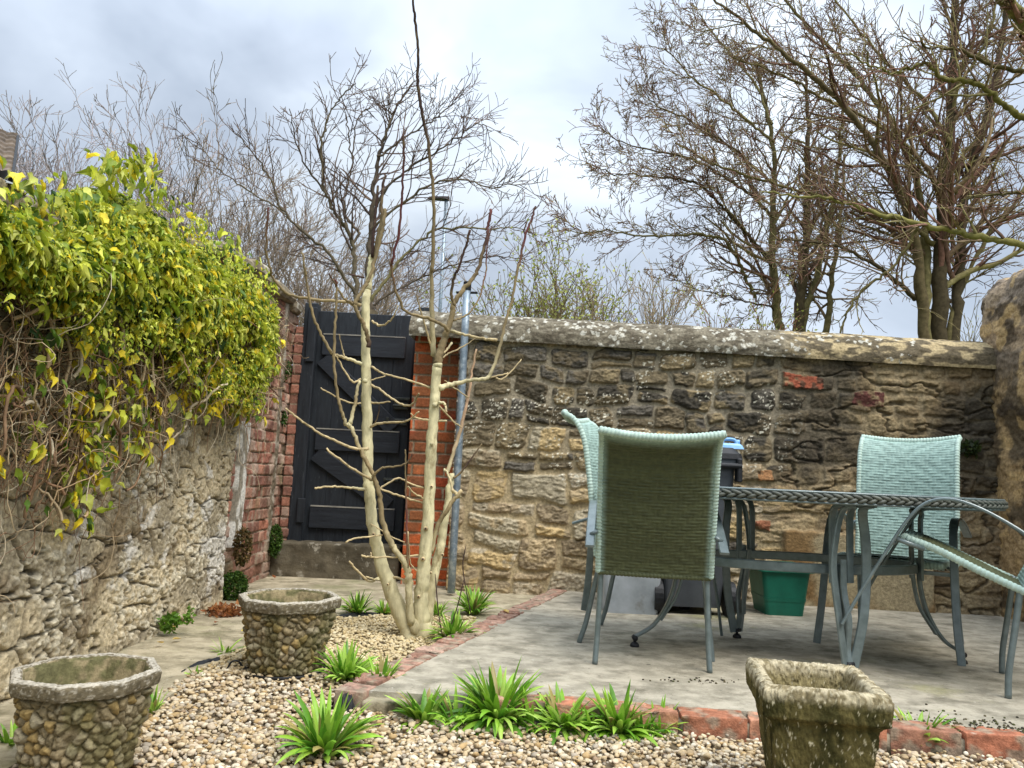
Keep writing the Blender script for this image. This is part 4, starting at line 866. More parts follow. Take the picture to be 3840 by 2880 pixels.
# ------------------------------------------------------------ planters
M_pot = mat('cast_stone', attr=True, scale=60, var=0.28, rough=0.95, bump=0.004, bscale=110, spec=0.12)
def octa_pot(label, loc, rot, seed, sc=1.0):
    r = empty('stone_planter', loc); r.rotation_euler = (0, 0, rot); r.scale = (sc, sc, sc); tag(r, label, 'planter', 'octagonal pebble sided planters')
    na, nz_ = 300, 72; a = np.linspace(0, 2 * math.pi, na, endpoint=False); z = np.linspace(0.0, 0.252, nz_); A, Z = np.meshgrid(a, z, indexing='ij')
    def octr(A, k=8): m = np.mod(A, 2 * math.pi / k) - math.pi / k; return math.cos(math.pi / k) / np.cos(m)
    s = A * 0.16
    f1, f2, cid = worley(np.mod(A / (2 * math.pi), 1) * 34 + 0.4 * (fbm(A * 6, Z * 30, seed + 2) - 0.5), Z * 33 + 0.4 * (fbm(A * 5, Z * 30, seed + 3) - 0.5), seed)
    edge = f2 - f1; rel = 0.021 * np.sqrt(np.clip(edge / 0.55, 0, 1)) * (0.45 + 0.7 * cid) + 0.012 * (fbm(A * 14, Z * 90, seed + 1, 4) - 0.5)
    fade = sstep(0.252, 0.236, Z) * sstep(-0.005, 0.008, Z)
    base = 0.134 + 0.046 * (Z / 0.252) ** 0.9
    rr = base * octr(A) / math.cos(math.pi / 8) * 0.97 + rel * fade - 0.008
    V = np.stack([rr * np.cos(A), rr * np.sin(A), Z], -1); pal = np.array([lin(148, 134, 106), lin(138, 125, 98), lin(128, 116, 90), lin(160, 147, 120), lin(152, 130, 86), lin(132, 118, 90), lin(146, 136, 112)])
    col = pal[np.minimum((cid * 7).astype(int), 6)]; col = mixc(np.broadcast_to(lin(104, 92, 68), col.shape), col, sstep(0.02, 0.16, edge)) * (0.72 + 0.55 * fbm(A * 30, Z * 180, seed + 5, 3))[..., None]
    col = mixc(col, np.broadcast_to(lin(92, 88, 52), col.shape), sstep(0.46, 0.64, fbm(A * 2.2, Z * 9, seed + 6, 3)) * 0.55)
    idx = np.arange(A.size).reshape(A.shape); idx = np.vstack([idx, idx[:1]]); q = quads(idx)
    mesh('pot_body', V.reshape(-1, 3), [q, np.arange(na)[None, ::-1] * nz_], M_pot, r, True, col.reshape(-1, 3))
    # rim and inside: a profile swept round the octagon
    prof = [(0.176, 0.246), (0.1915, 0.250), (0.196, 0.262), (0.1985, 0.284), (0.196, 0.291), (0.188, 0.2945), (0.174, 0.2945), (0.167, 0.290), (0.163, 0.278), (0.156, 0.235), (0.148, 0.18), (0.142, 0.15), (0.0, 0.146)]
    pr = []
    for i in range(len(prof) - 1):
        for q_ in np.linspace(0, 1, 5 if i < 9 else 9, endpoint=False): pr.append(np.array(prof[i]) * (1 - q_) + np.array(prof[i + 1]) * q_)
    pr.append(np.array(prof[-1])); pr = np.array(pr)
    A2, I2 = np.meshgrid(a, np.arange(len(pr)), indexing='ij'); rr = pr[I2, 0]; zz = pr[I2, 1]
    oc = octr(A2) / math.cos(math.pi / 8); rs = rr * (oc * 0.985) + 0.0035 * (fbm(A2 * 16, I2 * 0.35, seed + 8, 4) - 0.5); zs = zz + 0.005 * (fbm(A2 * 22, I2 * 0.3, seed + 9, 4) - 0.5)
    V = np.stack([rs * np.cos(A2), rs * np.sin(A2), zs], -1); f = fbm(A2 * 22, I2 * 0.7, seed + 10, 4)
    col = mixc(np.broadcast_to(lin(112, 102, 82), V.shape), np.broadcast_to(lin(176, 168, 152), V.shape), sstep(0.44, 0.66, f + 0.22 * ((I2 > 19) & (I2 < 31)) - 0.12 * (I2 < 18)))  # light from above painted in: paler rim top, darker outer side
    col = mixc(col, mixc(np.broadcast_to(lin(150, 136, 104), V.shape), np.broadcast_to(lin(108, 104, 72), V.shape), sstep(0.4, 0.62, fbm(A2 * 4, I2 * 0.2, seed + 11, 4))), (I2 > 34) * 1.0)
    idx = np.arange(A2.size).reshape(A2.shape); idx = np.vstack([idx, idx[:1]]); n2 = len(pr)
    mesh('rim', V.reshape(-1, 3), quads(idx), M_pot, r, True, col.reshape(-1, 3))
    return r
p1 = np.array([-1.095, 2.13]); p2 = np.array([-0.85, 3.17])
octa_pot('octagonal pebble planter cut off by the frame beside the rubble wall', (p1[0], p1[1] + 0.0, -0.058), R(9), 401, 0.89)
octa_pot('octagonal pebble planter standing whole on the gravel left of the pale tree', (p2[0], p2[1], -0.035), R(4), 431, 0.97)
sau = MB().lathe([(0, 0.0), (0.150, 0.0), (0.158, 0.012), (0.152, 0.014), (0.14, 0.006), (0, 0.006)], 40).tube(spline([(-0.155, -0.02, 0.0), (-0.175, -0.03, 0.035), (-0.20, -0.04, 0.034), (-0.215, -0.045, 0.0)], per=5), 0.004, 6).build('black_saucer', M_black, smooth=True); sau.location = (p2[0], p2[1], -0.043)
tag(sau, 'black plastic saucer under the whole pebble planter', 'saucer')

def trough():
    c = np.array([0.822, 2.085, -0.055]); r = empty('square_planter', c); r.rotation_euler = (0, 0, R(-10)); r.scale = (0.81, 0.90, 1.0); tag(r, 'square rough stone planter with a thick rim in the right foreground', 'planter')
    def sq(A, e): return (np.abs(np.cos(A)) ** e + np.abs(np.sin(A)) ** e) ** (-1 / e)
    prof = [(0.112, 0.0), (0.125, 0.06), (0.138, 0.13), (0.150, 0.20), (0.157, 0.246), (0.166, 0.256), (0.181, 0.264), (0.184, 0.285), (0.186, 0.312), (0.182, 0.330), (0.170, 0.337), (0.150, 0.336), (0.140, 0.328), (0.135, 0.31), (0.125, 0.26), (0.118, 0.22), (0.0, 0.215)]
    pr = []
    for i in range(len(prof) - 1):
        L = np.hypot(*(np.array(prof[i + 1]) - prof[i])); m_ = max(2, int(L / 0.005))
        for q_ in np.linspace(0, 1, m_, endpoint=False): pr.append(np.array(prof[i]) * (1 - q_) + np.array(prof[i + 1]) * q_)
    pr.append(np.array(prof[-1])); pr = np.array(pr); na = 560
    a = np.linspace(0, 2 * math.pi, na, endpoint=False); a = a + 0.6 * np.sin(4 * a) / 4
    A, I = np.meshgrid(a, np.arange(len(pr)), indexing='ij'); rr = pr[I, 0]; zz = pr[I, 1]; s = sq(A, 34.0)
    arc = np.cumsum(np.hypot(np.diff(pr[:, 0], prepend=pr[0, 0]), np.diff(pr[:, 1], prepend=pr[0, 1])))[I]
    x0, y0 = rr * s * np.cos(A), rr * s * np.sin(A); qa = x0 + 0.37 * zz; qb = y0 + 0.77 * zz; nz1 = fbm(qa * 60, qb * 60, 451, 5) - 0.5; nz2 = fbm(qa * 220, qb * 220, 452, 3) - 0.5
    x, y = rr * s * np.cos(A), rr * s * np.sin(A); g = 1 + (0.007 * nz1 + 0.009 * nz2) / (np.maximum(rr, 0.05)); V = np.stack([x * g, y * g, zz + 0.006 * nz1 + 0.006 * nz2], -1)
    top = sstep(0.246, 0.30, zz) 
    col = mixc(np.broadcast_to(lin(98, 89, 54), V.shape), np.broadcast_to(lin(68, 64, 36), V.shape), sstep(0.40, 0.60, fbm(qa * 26, qb * 26, 453, 4)))
    pale = mixc(np.broadcast_to(lin(176, 164, 136), V.shape), np.broadcast_to(lin(128, 116, 88), V.shape), sstep(0.44, 0.62, fbm(qa * 60, qb * 60, 454, 4)))
    ins = (I > np.argmax(pr[:, 1]) + 2) * sstep(0.33, 0.29, zz)
    pale = mixc(pale, np.broadcast_to(lin(140, 128, 92), V.shape), ins)
    col = mixc(col, pale, np.maximum(sstep(0.298, 0.322, zz + 0.02 * nz1), (I > np.argmax(pr[:, 1])) * 1.0))  # overhead light put into the colour: pale rim top, dark olive sides
    fl = fbm(qa * 150, qb * 150, 455, 2); col = np.where((fl > 0.80)[..., None], lin(186, 176, 148), col) * (0.75 + 0.5 * fbm(qa * 120, qb * 120, 456, 3))[..., None]
    idx = np.arange(A.size).reshape(A.shape); idx = np.vstack([idx, idx[:1]]); n2 = len(pr)
    k = int(np.argmax(pr[:, 1] > 0.252))
    q = quads(idx); lvl = np.tile(np.arange(n2 - 1), na)
    used = q[lvl < k]; u, inv = np.unique(used, return_inverse=True)
    mesh('pot_body', V.reshape(-1, 3)[u], inv.reshape(-1, 4), M_pot, r, True, col.reshape(-1, 3)[u])
    used = q[lvl >= k]; u, inv = np.unique(used, return_inverse=True)
    mesh('rim', V.reshape(-1, 3)[u], inv.reshape(-1, 4), M_pot, r, True, col.reshape(-1, 3)[u])
trough()

# ------------------------------------------------------------ black membrane strips
def strip(label, pts, h, seed, z0=-0.05):
    p = spline([(*Gv(u, v, z0)[:2], 0) for u, v in pts], per=12); n = len(p); rg = np.random.default_rng(seed); t = np.linspace(0, 1, n); m_ = 7
    V = []
    tg = np.gradient(p, axis=0); tg /= np.linalg.norm(tg, axis=1)[:, None]; nn = np.stack([-tg[:, 1], tg[:, 0], 0 * t], -1)
    for sd in (0, 1):
        for j in range(m_):
            q = j / (m_ - 1); wob = 0.02 * (fbm(t * 7, t * 0 + q * 2, seed, 3) - 0.5) + 0.012 * (fbm(t * 22, t * 0 + q * 3, seed + 3) - 0.5)
            hh = h * (0.5 + 0.7 * fbm(t * 4, t * 0, seed + 1)) * np.sin(np.clip(t * 1.0, 0.04, 0.96) * math.pi) ** 0.4
            V.append(p + nn * (wob + (q ** 2) * 0.025 + sd * 0.003)[:, None] + np.array([0, 0, 1.0]) * (z0 - 0.01 + q * hh)[:, None])
    V = np.stack(V, 1); idx = np.arange(n * 2 * m_).reshape(n, 2 * m_); ix = np.concatenate([idx[:, :m_], idx[:, m_:][:, ::-1], idx[:, :1]], 1)
    o = mesh('membrane_strip', V.reshape(-1, 3), [quads(ix)], M_black, None, True); tag(o, label, 'membrane', 'black plastic membrane edges')
strip('black membrane edge curling along the gravel under the front row of plants', [(975, 1562), (1050, 1566), (1130, 1572), (1230, 1586), (1330, 1592), (1440, 1596)], 0.036, 1, -0.065)
strip('black membrane edge behind the whole pebble planter near the pale tree', [(690, 1350), (730, 1336), (780, 1330), (855, 1330)], 0.03, 2, -0.04)
strip('short black membrane edge between the path and gravel left of the whole planter', [(398, 1458), (430, 1440), (470, 1430), (520, 1415)], 0.028, 3, -0.045)
strip('black membrane flap folded over the near patio corner', [(722, 1548), (740, 1549), (760, 1548), (780, 1546)], 0.085, 4, -0.075)

# ------------------------------------------------------------ strap leaved plants
def clump(name, label, uv, h, n, seed, z0=-0.045, cat='plant', grp='green strap leaved clumps in the gravel', spread=1.0, wid=0.013, dark=0.0, loc=None):
    rg = np.random.default_rng(seed); c = Gv(*uv, z0) if loc is None else np.asarray(loc); V = []; F = []; cc = []; off = 0; m_ = 8
    for i in range(n):
        az = rg.uniform(0, 6.283); lean = (rg.uniform(0.05, 1.0) ** 0.7) * spread; L = h * rg.uniform(0.65, 1.25); w_ = wid * rg.uniform(0.7, 1.25) * min(1, 0.5 + h / 0.25)
        d = np.array([math.cos(az), math.sin(az), 0]); b0 = c + d * rg.uniform(0, 0.16) * h * 1.0 + np.array([0, 0, -0.01]); p = [b0]; el = math.pi / 2 - lean * 0.55; tw = rg.normal(0, 0.25)
        for j in range(m_): el -= lean * rg.uniform(0.06, 0.17) + 0.012 * j * lean; p.append(p[-1] + L / m_ * (d * math.cos(el) + np.array([0, 0, math.sin(el)])))
        p = np.array(p); t = np.linspace(0, 1, m_ + 1); wd = w_ * np.sin(np.clip(t * 0.86 + 0.16, 0, 1) * math.pi) ** 0.55 * (0.75 + 0.5 * t * (1 - t)); wd[-1] = 0.0006
        sd = np.array([-d[1], d[0], 0]) * math.cos(tw) + np.array([0, 0, math.sin(tw)]); up = np.cross(sd, np.gradient(p, axis=0)); up /= np.linalg.norm(up, axis=1)[:, None] + 1e-9
        rows = np.stack([p + sd * wd[:, None] * 0.5 - up * wd[:, None] * -0.18, p, p - sd * wd[:, None] * 0.5 + up * wd[:, None] * 0.18], 1)
        V.append(rows.reshape(-1, 3)); idx = np.arange((m_ + 1) * 3).reshape(m_ + 1, 3) + off; F.append(quads(idx)); off += (m_ + 1) * 3
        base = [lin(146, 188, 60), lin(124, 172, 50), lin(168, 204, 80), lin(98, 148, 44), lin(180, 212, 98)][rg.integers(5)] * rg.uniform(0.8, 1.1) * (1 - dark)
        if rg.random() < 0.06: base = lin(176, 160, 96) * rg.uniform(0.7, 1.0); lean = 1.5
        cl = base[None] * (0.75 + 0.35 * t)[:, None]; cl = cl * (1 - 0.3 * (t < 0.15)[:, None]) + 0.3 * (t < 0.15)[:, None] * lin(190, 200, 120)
        cc.append(np.repeat(cl, 3, 0))
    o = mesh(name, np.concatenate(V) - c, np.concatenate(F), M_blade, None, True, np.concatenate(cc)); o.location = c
    tag(o, label, cat, grp); return o
PLN = [((745, 1472), .145, 60, 'green strap leaved clump at the left edge bricks left of the patio corner'),
       ((822, 1488), .125, 34, 'sparser strap leaved clump growing over the brick edging by the patio corner'),
       ((700, 1632), .175, 62, 'large strap leaved clump alone in the near gravel by the corner membrane'),
       ((915, 1560), .14, 34, 'loose strap leaved clump beside the cement kerb block'),
       ((1072, 1562), .205, 105, 'biggest broad leaved clump, second along the front of the patio'),
       ((1215, 1580), .155, 60, 'bright strap leaved clump just right of the biggest front clump'),
       ((1335, 1588), .165, 72, 'strap leaved clump with wide spreading leaves in the front row, third from the kerb'),
       ((1425, 1584), .12, 26, 'thin strap leaved clump at the right end of the front row'),
       ((985, 1566), .13, 34, 'small strap leaved clump filling the gap left of the biggest front clump'),
       ((1148, 1573), .13, 40, 'small strap leaved clump filling the gap right of the biggest front clump'),
       ((1278, 1586), .13, 40, 'small strap leaved clump squeezed between the two right hand front clumps'),
       ((1386, 1590), .11, 34, 'low strap leaved clump just before the thin one ending the front row'),
       ((772, 1326), .13, 46, 'strap leaved clump behind the whole pebble planter'),
       ((830, 1326), .09, 34, 'low strap leaved clump touching the left foot of the pale tree'),
       ((1022, 1326), .165, 60, 'upright strap leaved clump between the pale tree and the stone wall'),
       ((978, 1386), .14, 56, 'strap leaved clump on the brick edging right of the pale tree foot'),
       ((945, 1330), .10, 26, 'small strap leaved clump just behind the right foot of the pale tree'),
       ((1985, 1612), .14, 30, 'strap leaved clump against the orange edging right of the square planter'),
       ((2152, 1576), .05, 12, 'tiny grassy tuft on the patio edge at far right'),
       ((486, 1412), .085, 9, 'sparse grassy sprig at the path edge left of the whole planter'),
       ((330, 1534), .075, 12, 'small grassy sprig beside the cut off planter'),
       ((25, 1620), .10, 26, 'grassy tuft at the left frame edge behind the cut off planter'),
       ((420, 1462), .05, 12, 'low green tuft on the black membrane by the path')]
for i, (uv, h, n, lb) in enumerate(PLN):
    clump('strap_leaf_plant', lb, uv, h * (0.92 if 880 < uv[0] < 1440 and uv[1] > 1500 else 1.0), int(n * (2.6 if 880 < uv[0] < 1440 and uv[1] > 1500 else 1.6)), 600 + i, -0.07 if uv[1] > 1540 else (-0.05 if uv[1] > 1400 else -0.04), spread=(1.7 if 880 < uv[0] < 1440 and uv[1] > 1500 else 1.1) if h > 0.1 else 1.15, wid=(0.026 if uv[1] > 1500 else 0.021) if h > .13 else 0.017)

# dark crumbs of moss and soil swept along the patio edge
rg = np.random.default_rng(31); pu = np.concatenate([rg.uniform(1925, 2215, 260), rg.normal(1500, 60, 60), rg.normal(1085, 60, 30)]); pv = np.concatenate([1548 + (pu[:260] - 1925) * 0.075 + rg.normal(0, 9, 260), 1470 + rg.normal(0, 3, 60), 1500 + rg.normal(0, 5, 30)])
loc = np.array([Gv(a_, b_, 0.002) for a_, b_ in zip(pu, pv)]); kk = fbm(pu / 22.0, pv / 9.0, 5) > 0.42; loc = loc[kk]; n = len(loc)
v, f, cc = scatter(IV, [IF], loc, rotmats(rg, n) * (rg.uniform(0.0018, 0.0055, n))[:, None, None] * np.array([1, 1, 0.7])[None, :, None], np.array([lin(62, 54, 40), lin(48, 44, 34), lin(84, 76, 52), lin(70, 72, 36)])[rg.integers(0, 4, n)])
tag(mesh('soil_crumbs', v, f, M_peb, None, True, cc), 'dark crumbs of soil and moss along the front of the patio', 'crumbs', kind='stuff')
# small round weeds and mosses
def cushion(name, label, c, rx, rz, n, seed, cols, ls, cat='plant'):
    rg = np.random.default_rng(seed); d = rg.normal(size=(n, 3)); d /= np.linalg.norm(d, axis=1)[:, None]; r = rg.uniform(0.35, 1.0, n) ** 0.5
    loc = np.asarray(c) + d * r[:, None] * np.array([rx, rx * 0.7, rz]); T = np.array([(0, 0, 0), (-0.35, 0.45, 0.08), (0, 1, -0.05), (0.35, 0.45, 0.08)]); Tf = [np.array([[0, 3, 2, 1]])]
    m_ = rotmats(rg, n) * (ls * rg.uniform(0.6, 1.3, n))[:, None, None]; col = np.array(cols)[rg.integers(0, len(cols), n)] * rg.uniform(0.7, 1.2, (n, 1))
    v, f, cc = scatter(T, Tf, loc, m_, col); o = mesh(name, v - np.asarray(c), f, M_leaf, None, False, cc); o.location = c; tag(o, label, cat); return o
GRN = [lin(62, 92, 30), lin(48, 76, 26), lin(84, 112, 40)]
q = Pv(594, 1168, 5.74); cushion('moss_cushion', 'dark green mossy cushion hanging beside the doorstep on the bricks', q, 0.055, 0.125, 1500, 1, GRN, 0.016)
q = Pv(505, 1268, 4.72); cushion('moss_cushion', 'round dark green cushion plant at the foot of the rubble wall end', q, 0.085, 0.10, 2200, 2, GRN, 0.017)
q = Pv(524, 1182, 4.80); cushion('dead_plant', 'withered brown plant clinging to the wall end above the green cushion', q, 0.06, 0.12, 700, 3, [lin(104, 82, 50), lin(82, 78, 40), lin(126, 104, 66)], 0.022)
q = Gv(366, 1345, 0.02); cushion('weed', 'small bright weed at the foot of the rubble wall', q, 0.045, 0.04, 160, 4, [lin(110, 146, 50), lin(86, 124, 40)], 0.026)
q = Gv(408, 1330, 0.05); cushion('weed', 'tiny narrow weed on the rubble wall foot nearer its end', q, 0.018, 0.05, 60, 5, [lin(100, 136, 46)], 0.022)
q = Pv(3640 / K, 1290 / K * 1.3, 4.98); q = Pv(2095, 968, 5.16); cushion('wall_fern', 'dark sprig growing from the sooty stone corner behind the far chair', q, 0.07, 0.055, 260, 6, [lin(60, 74, 30), lin(44, 56, 26)], 0.03)
for j, (u, v, s) in enumerate(((556, 772, .035), (618, 800, .04), (612, 905, .025), (625, 985, .03))):
    q = ray(u * K, v * K); q = CAM + q * (-1.715 / q[0]); cushion('moss_cushion', ['mossy sprig on the bricks just under the ivy edge', 'mossy sprig on the upper red bricks near the cement fillet', 'little green sprig midway down the red bricks', 'lowest green sprig hanging on the red bricks'][j], q, s, s * 2.2, 180, 20 + j, GRN, 0.02)
# fallen leaves
T = np.array([(0, 0, 0), (-0.3, 0.35, 0.12), (-0.12, 0.8, 0.1), (0, 1.0, 0.0), (0.14, 0.75, 0.12), (0.32, 0.35, 0.1), (0, 0.4, -0.03)]); Tf = [np.array([[0, 1, 6], [1, 2, 6], [2, 3, 6], [3, 4, 6], [4, 5, 6], [5, 0, 6]])]
rg = np.random.default_rng(77); n = 260; pu = rg.normal(488, 16, n); pv = 1324 + rg.normal(0, 2.6, n) - (pu - 488) * 0.02
loc = np.array([Gv(u, v, -0.03) for u, v in zip(pu, pv)]) + np.stack([0 * pu, 0 * pu, rg.uniform(-0.005, 0.03, n)], -1)
v, f, cc = scatter(T, Tf, loc, rotmats(rg, n) * 0.035, np.array([lin(150, 92, 52), lin(170, 116, 70), lin(120, 78, 48)])[rg.integers(0, 3, n)])
tag(mesh('leaf_litter', v, f, M_leaf, None, False, cc), 'heap of rusty fallen leaves at the foot of the wall end', 'leaves', kind='stuff')
FL = [((372, 1360), 0, 'yellow'), ((420, 1340), 0, 'tan'), ((470, 1345), 1, 'tan'), ((392, 1382), 0, 'tan'), ((520, 1366), 2, 'bright yellow'), ((618, 1243), 1, 'russet'), ((594, 1251), 1, 'dark russet'), ((1098, 1326), 0, 'buff'), ((352, 1392), 0, 'buff')]
for j, (uv, ci, nm) in enumerate(FL):
    c = Gv(*uv, -0.034 if uv[0] < 1000 else 0.004); Rm = np.array(Matrix.Rotation(rg.uniform(0, 6.28), 3, 'Z') @ Matrix.Rotation(rg.normal(0.15, 0.12), 3, 'X')); col = [lin(206, 178, 104), lin(140, 84, 48), lin(232, 208, 70)][ci]
    o = mesh('fallen_leaf', (T * rg.uniform(0.045, 0.06)) @ Rm.T + [0, 0, 0.006], Tf, M_leaf, None, False, np.tile(col, (7, 1))); o.location = c
    tag(o, f'{nm} fallen leaf on the path ' + ['near the wall weed', 'by the tiny wall weed', 'beside the rusty leaf heap', 'out on the slab below the wall weed', 'touching the whole pebble planter', 'in front of the doorstep', 'left of the doorstep near the bricks', 'beyond the brick edging by the stone wall', 'farthest toward the cut off planter'][j], 'leaf', 'fallen leaves on the path')
# ------------------------------------------------------------ ivy over the rubble wall
def ivy():
    rg = np.random.default_rng(900); root = empty('ivy', (LX, 3.2, -0.05)); tag(root, 'big yellowing ivy draped over the rubble wall with bare pale stems below', 'ivy')
    ys = np.array([1.4, 2.25, 2.45, 2.66, 2.85, 3.09, 3.4, 3.68, 4.0, 4.25, 4.6, 4.95, 5.1])
    up = np.array([1.44, 1.45, 1.53, 1.74, 1.76, 1.75, 1.76, 1.80, 1.78, 1.74, 1.72, 1.72, 1.70])
    dn = np.array([1.25, 1.24, 1.24, 1.23, 1.22, 1.20, 1.18, 1.15, 1.12, 1.22, 1.56, 1.68, 1.74])     # below this only stray leaves
    lo = np.array([0.60, 0.62, 0.55, 0.56, 0.66, 0.80, 0.95, 1.00, 1.02, 1.02, 1.20, 1.56, 1.66])
    T = np.array([(0, 0, 0), (-0.30, 0.10, 0.06), (-0.50, 0.36, 0.03), (-0.30, 0.50, 0.07), (-0.16, 0.78, 0.04), (0, 1.05, -0.10), (0.16, 0.78, 0.04), (0.30, 0.50, 0.07), (0.50, 0.36, 0.03), (0.30, 0.10, 0.06), (0, 0.45, -0.02)])
    Tf = [np.array([[i, i + 1, 10] for i in range(9)] + [[9, 0, 10]])[:, ::-1]]
    tcol = np.ones((11, 3)); tcol[10] = 1.12
    ys = ys * 1.06; up = 0.76 + (up - 0.76) * 1.06; dn = 0.76 + (dn - 0.76) * 1.06; lo = 0.76 + (lo - 0.76) * 1.06
    pal = np.array([lin(196, 200, 66), lin(166, 178, 54), lin(132, 152, 46), lin(214, 216, 104), lin(84, 112, 40), lin(226, 202, 46), lin(108, 134, 48), lin(190, 194, 96), lin(234, 214, 74), lin(54, 80, 36)])
    def leaves(n, y, z, out, size, pw, droop):
        # tip points down and outward with scatter, face looks out and up
        tip = np.stack([0.35 + 0.5 * rg.normal(size=n), 0.75 * rg.normal(size=n), -droop - 0.25 + 0.6 * rg.normal(size=n)], -1); tip /= np.linalg.norm(tip, axis=1)[:, None]
        nor = np.stack([0.75 + 0.5 * rg.normal(size=n), 0.65 * rg.normal(size=n) - 0.15, 0.65 + 0.5 * rg.normal(size=n)], -1); nor -= tip * (nor * tip).sum(1)[:, None]; nor /= np.linalg.norm(nor, axis=1)[:, None]; sd = np.cross(tip, nor)
        s = np.minimum(size * rg.lognormal(0, 0.36, n), 0.066) * np.clip((y - 0.9) / 1.2, 0.4, 1); wv = rg.uniform(0.28, 0.85, n)
        m_ = np.stack([sd * (s * wv)[:, None], tip * s[:, None], nor * (s * rg.uniform(0.8, 3.4, n))[:, None]], -1)
        col = pal[rg.choice(10, n, p=pw)] * rg.uniform(0.75, 1.2, (n, 1))
        return scatter(T, Tf, np.stack([LX + out, y, z], -1), m_, col, tcol)
    V, Fs, Cc = [], [], []; off = 0
    def put(r):
        nonlocal off
        V.append(r[0]); Fs.append(r[1][0] + off); Cc.append(r[2]); off += len(r[0])
    pw = np.array([.26, .19, .13, .15, .07, .06, .06, .09, .03, .03]); pw /= pw.sum()
    n = 60000; y = rg.uniform(1.6, 4.86, n); u_ = np.interp(y, ys, up) + 0.05 * (fbm(y * 6, y * 0, 41, 3) - 0.5) * 2; d_ = np.interp(y, ys, dn)
    t = rg.uniform(0, 1, n) ** 0.82; z = d_ + (u_ - d_) * t
    thick = 0.20 * np.sin(np.clip(t * 0.80 + 0.16, 0, 1) * math.pi) ** 0.7 * np.interp(y, [1.5, 4.2, 4.6, 4.9], [1, 1, 0.55, 0.15]) + 0.03; out = thick * rg.uniform(0.25, 1.0, n) ** 0.6 - 0.12 * sstep(0.8, 1.0, t) + 0.06 * (fbm(y * 5, z * 5, 43) - 0.5)
    dens = fbm(y * 4.5, z * 5.5, 44, 3) + 0.22 * t; k = dens > 0.54 + 0.16 * rg.uniform(-1, 1, n)
    sz = np.interp(y, [1.5, 3.0, 4.6], [0.031, 0.029, 0.027]) * np.where(rg.random(n) < 0.08, 1.5, 1.0)
    put(leaves(k.sum(), y[k], z[k], out[k], sz[k], pw, 0.75))
    n = 16000; y = rg.uniform(1.6, 4.84, n); u_ = np.interp(y, ys, up); d_ = np.interp(y, ys, dn) - 0.12; t = rg.uniform(0, 1, n); z = d_ + (u_ - d_) * t; k = fbm(y * 6, z * 7, 49, 3) > 0.5; n = k.sum(); put(leaves(n, y[k], z[k], rg.uniform(0.05, 0.24, n) * np.interp(y[k], [1.5, 4.2, 4.9], [1, 1, 0.3]), 0.017, pw, 0.6))
    # sprays that stand above the outline
    for c_y, c_z, m_ in ((2.62, 1.79, 60), (2.72, 1.82, 46), (2.86, 1.79, 30), (2.28, 1.50, 40), (2.20, 1.56, 26), (3.25, 1.80, 40), (3.62, 1.83, 40), (3.9, 1.82, 30), (2.45, 1.60, 40), (4.2, 1.76, 30), (1.9, 1.52, 40)):
        put(leaves(m_, c_y * 1.06 + rg.normal(0, 0.04, m_), 0.76 + (c_z - 0.76) * 1.06 + rg.normal(0, 0.035, m_), rg.uniform(-0.02, 0.16, m_), 0.046, pw, 0.8))
    # stray and yellowing leaves over the bare stems
    pw2 = np.array([.14, .12, .08, .06, .08, .24, .08, .05, .12, .03]); pw2 /= pw2.sum()
    n = 1500; y = rg.uniform(1.6, 4.8, n); a = np.interp(y, ys, dn) + 0.08; b_ = np.interp(y, ys, lo) - 0.02; z = b_ + (a - b_) * rg.uniform(0, 1, n) ** 0.6
    k = fbm(y * 5, z * 4, 47, 3) > 0.46; put(leaves(k.sum(), y[k], z[k], rg.uniform(0.03, 0.16, k.sum()), 0.046, pw2, 1.0))
    n = 110; y = rg.normal(2.76, 0.07, n); z = rg.uniform(0.50, 1.0, n); put(leaves(n, y, z, rg.uniform(0.03, 0.12, n), 0.045, pw2, 1.1))
    n = 50; y = rg.normal(3.13, 0.10, n); z = rg.uniform(0.80, 1.0, n); put(leaves(n, y, z, rg.uniform(0.03, 0.12, n), 0.044, pw2, 1.1))
    under(mesh('foliage', np.concatenate(V), np.concatenate(Fs), M_leaf, None, True, np.concatenate(Cc)), root)
    # stems
    mb_V, mb_F, mb_C = [], [], []; off = 0
    for i in range(1150):
        fine = i > 190
        y0 = rg.uniform(1.6, 5.0); z0 = np.interp(y0, ys, lo) + rg.uniform(-0.04 if not fine else 0.0, 0.60); z0 = min(z0, np.interp(y0, ys, up) - 0.12); p = np.array([LX + rg.uniform(0.02, 0.13), y0, z0]); d = np.array([0, rg.normal(0, 0.7), rg.uniform(0.2, 1.0) * (1 if not fine else rg.choice([-1, 1]))]); d /= np.linalg.norm(d); pts = [p]; n = int(rg.integers(7, 22)); st = rg.uniform(0.014, 0.034)
        for j in range(n):
            d = d + rg.normal(0, 0.34, 3) * np.array([0.3, 1, 1]); d[0] -= 0.7 * (p[0] - LX - 0.07); d /= np.linalg.norm(d); p = p + d * st; p[0] = max(p[0], LX + 0.012); pts.append(p)
        if pts[-1][2] > 1.72: continue
        r0 = rg.uniform(0.0012, 0.0026) if fine else rg.uniform(0.003, 0.008); v, f, _ = tube(pts, np.linspace(r0, r0 * 0.5, len(pts)), 5 if not fine else 4)
        c = [lin(190, 168, 134), lin(166, 140, 106), lin(204, 188, 160), lin(128, 102, 78), lin(146, 114, 88)][rg.integers(5)] * rg.uniform(0.75, 1.05)
        mb_V.append(v); mb_F.append(f + off); mb_C.append(np.broadcast_to(c, v.shape)); off += len(v)
    under(mesh('stems', np.concatenate(mb_V), np.concatenate(mb_F), M_bark, None, True, np.concatenate(mb_C)), root)
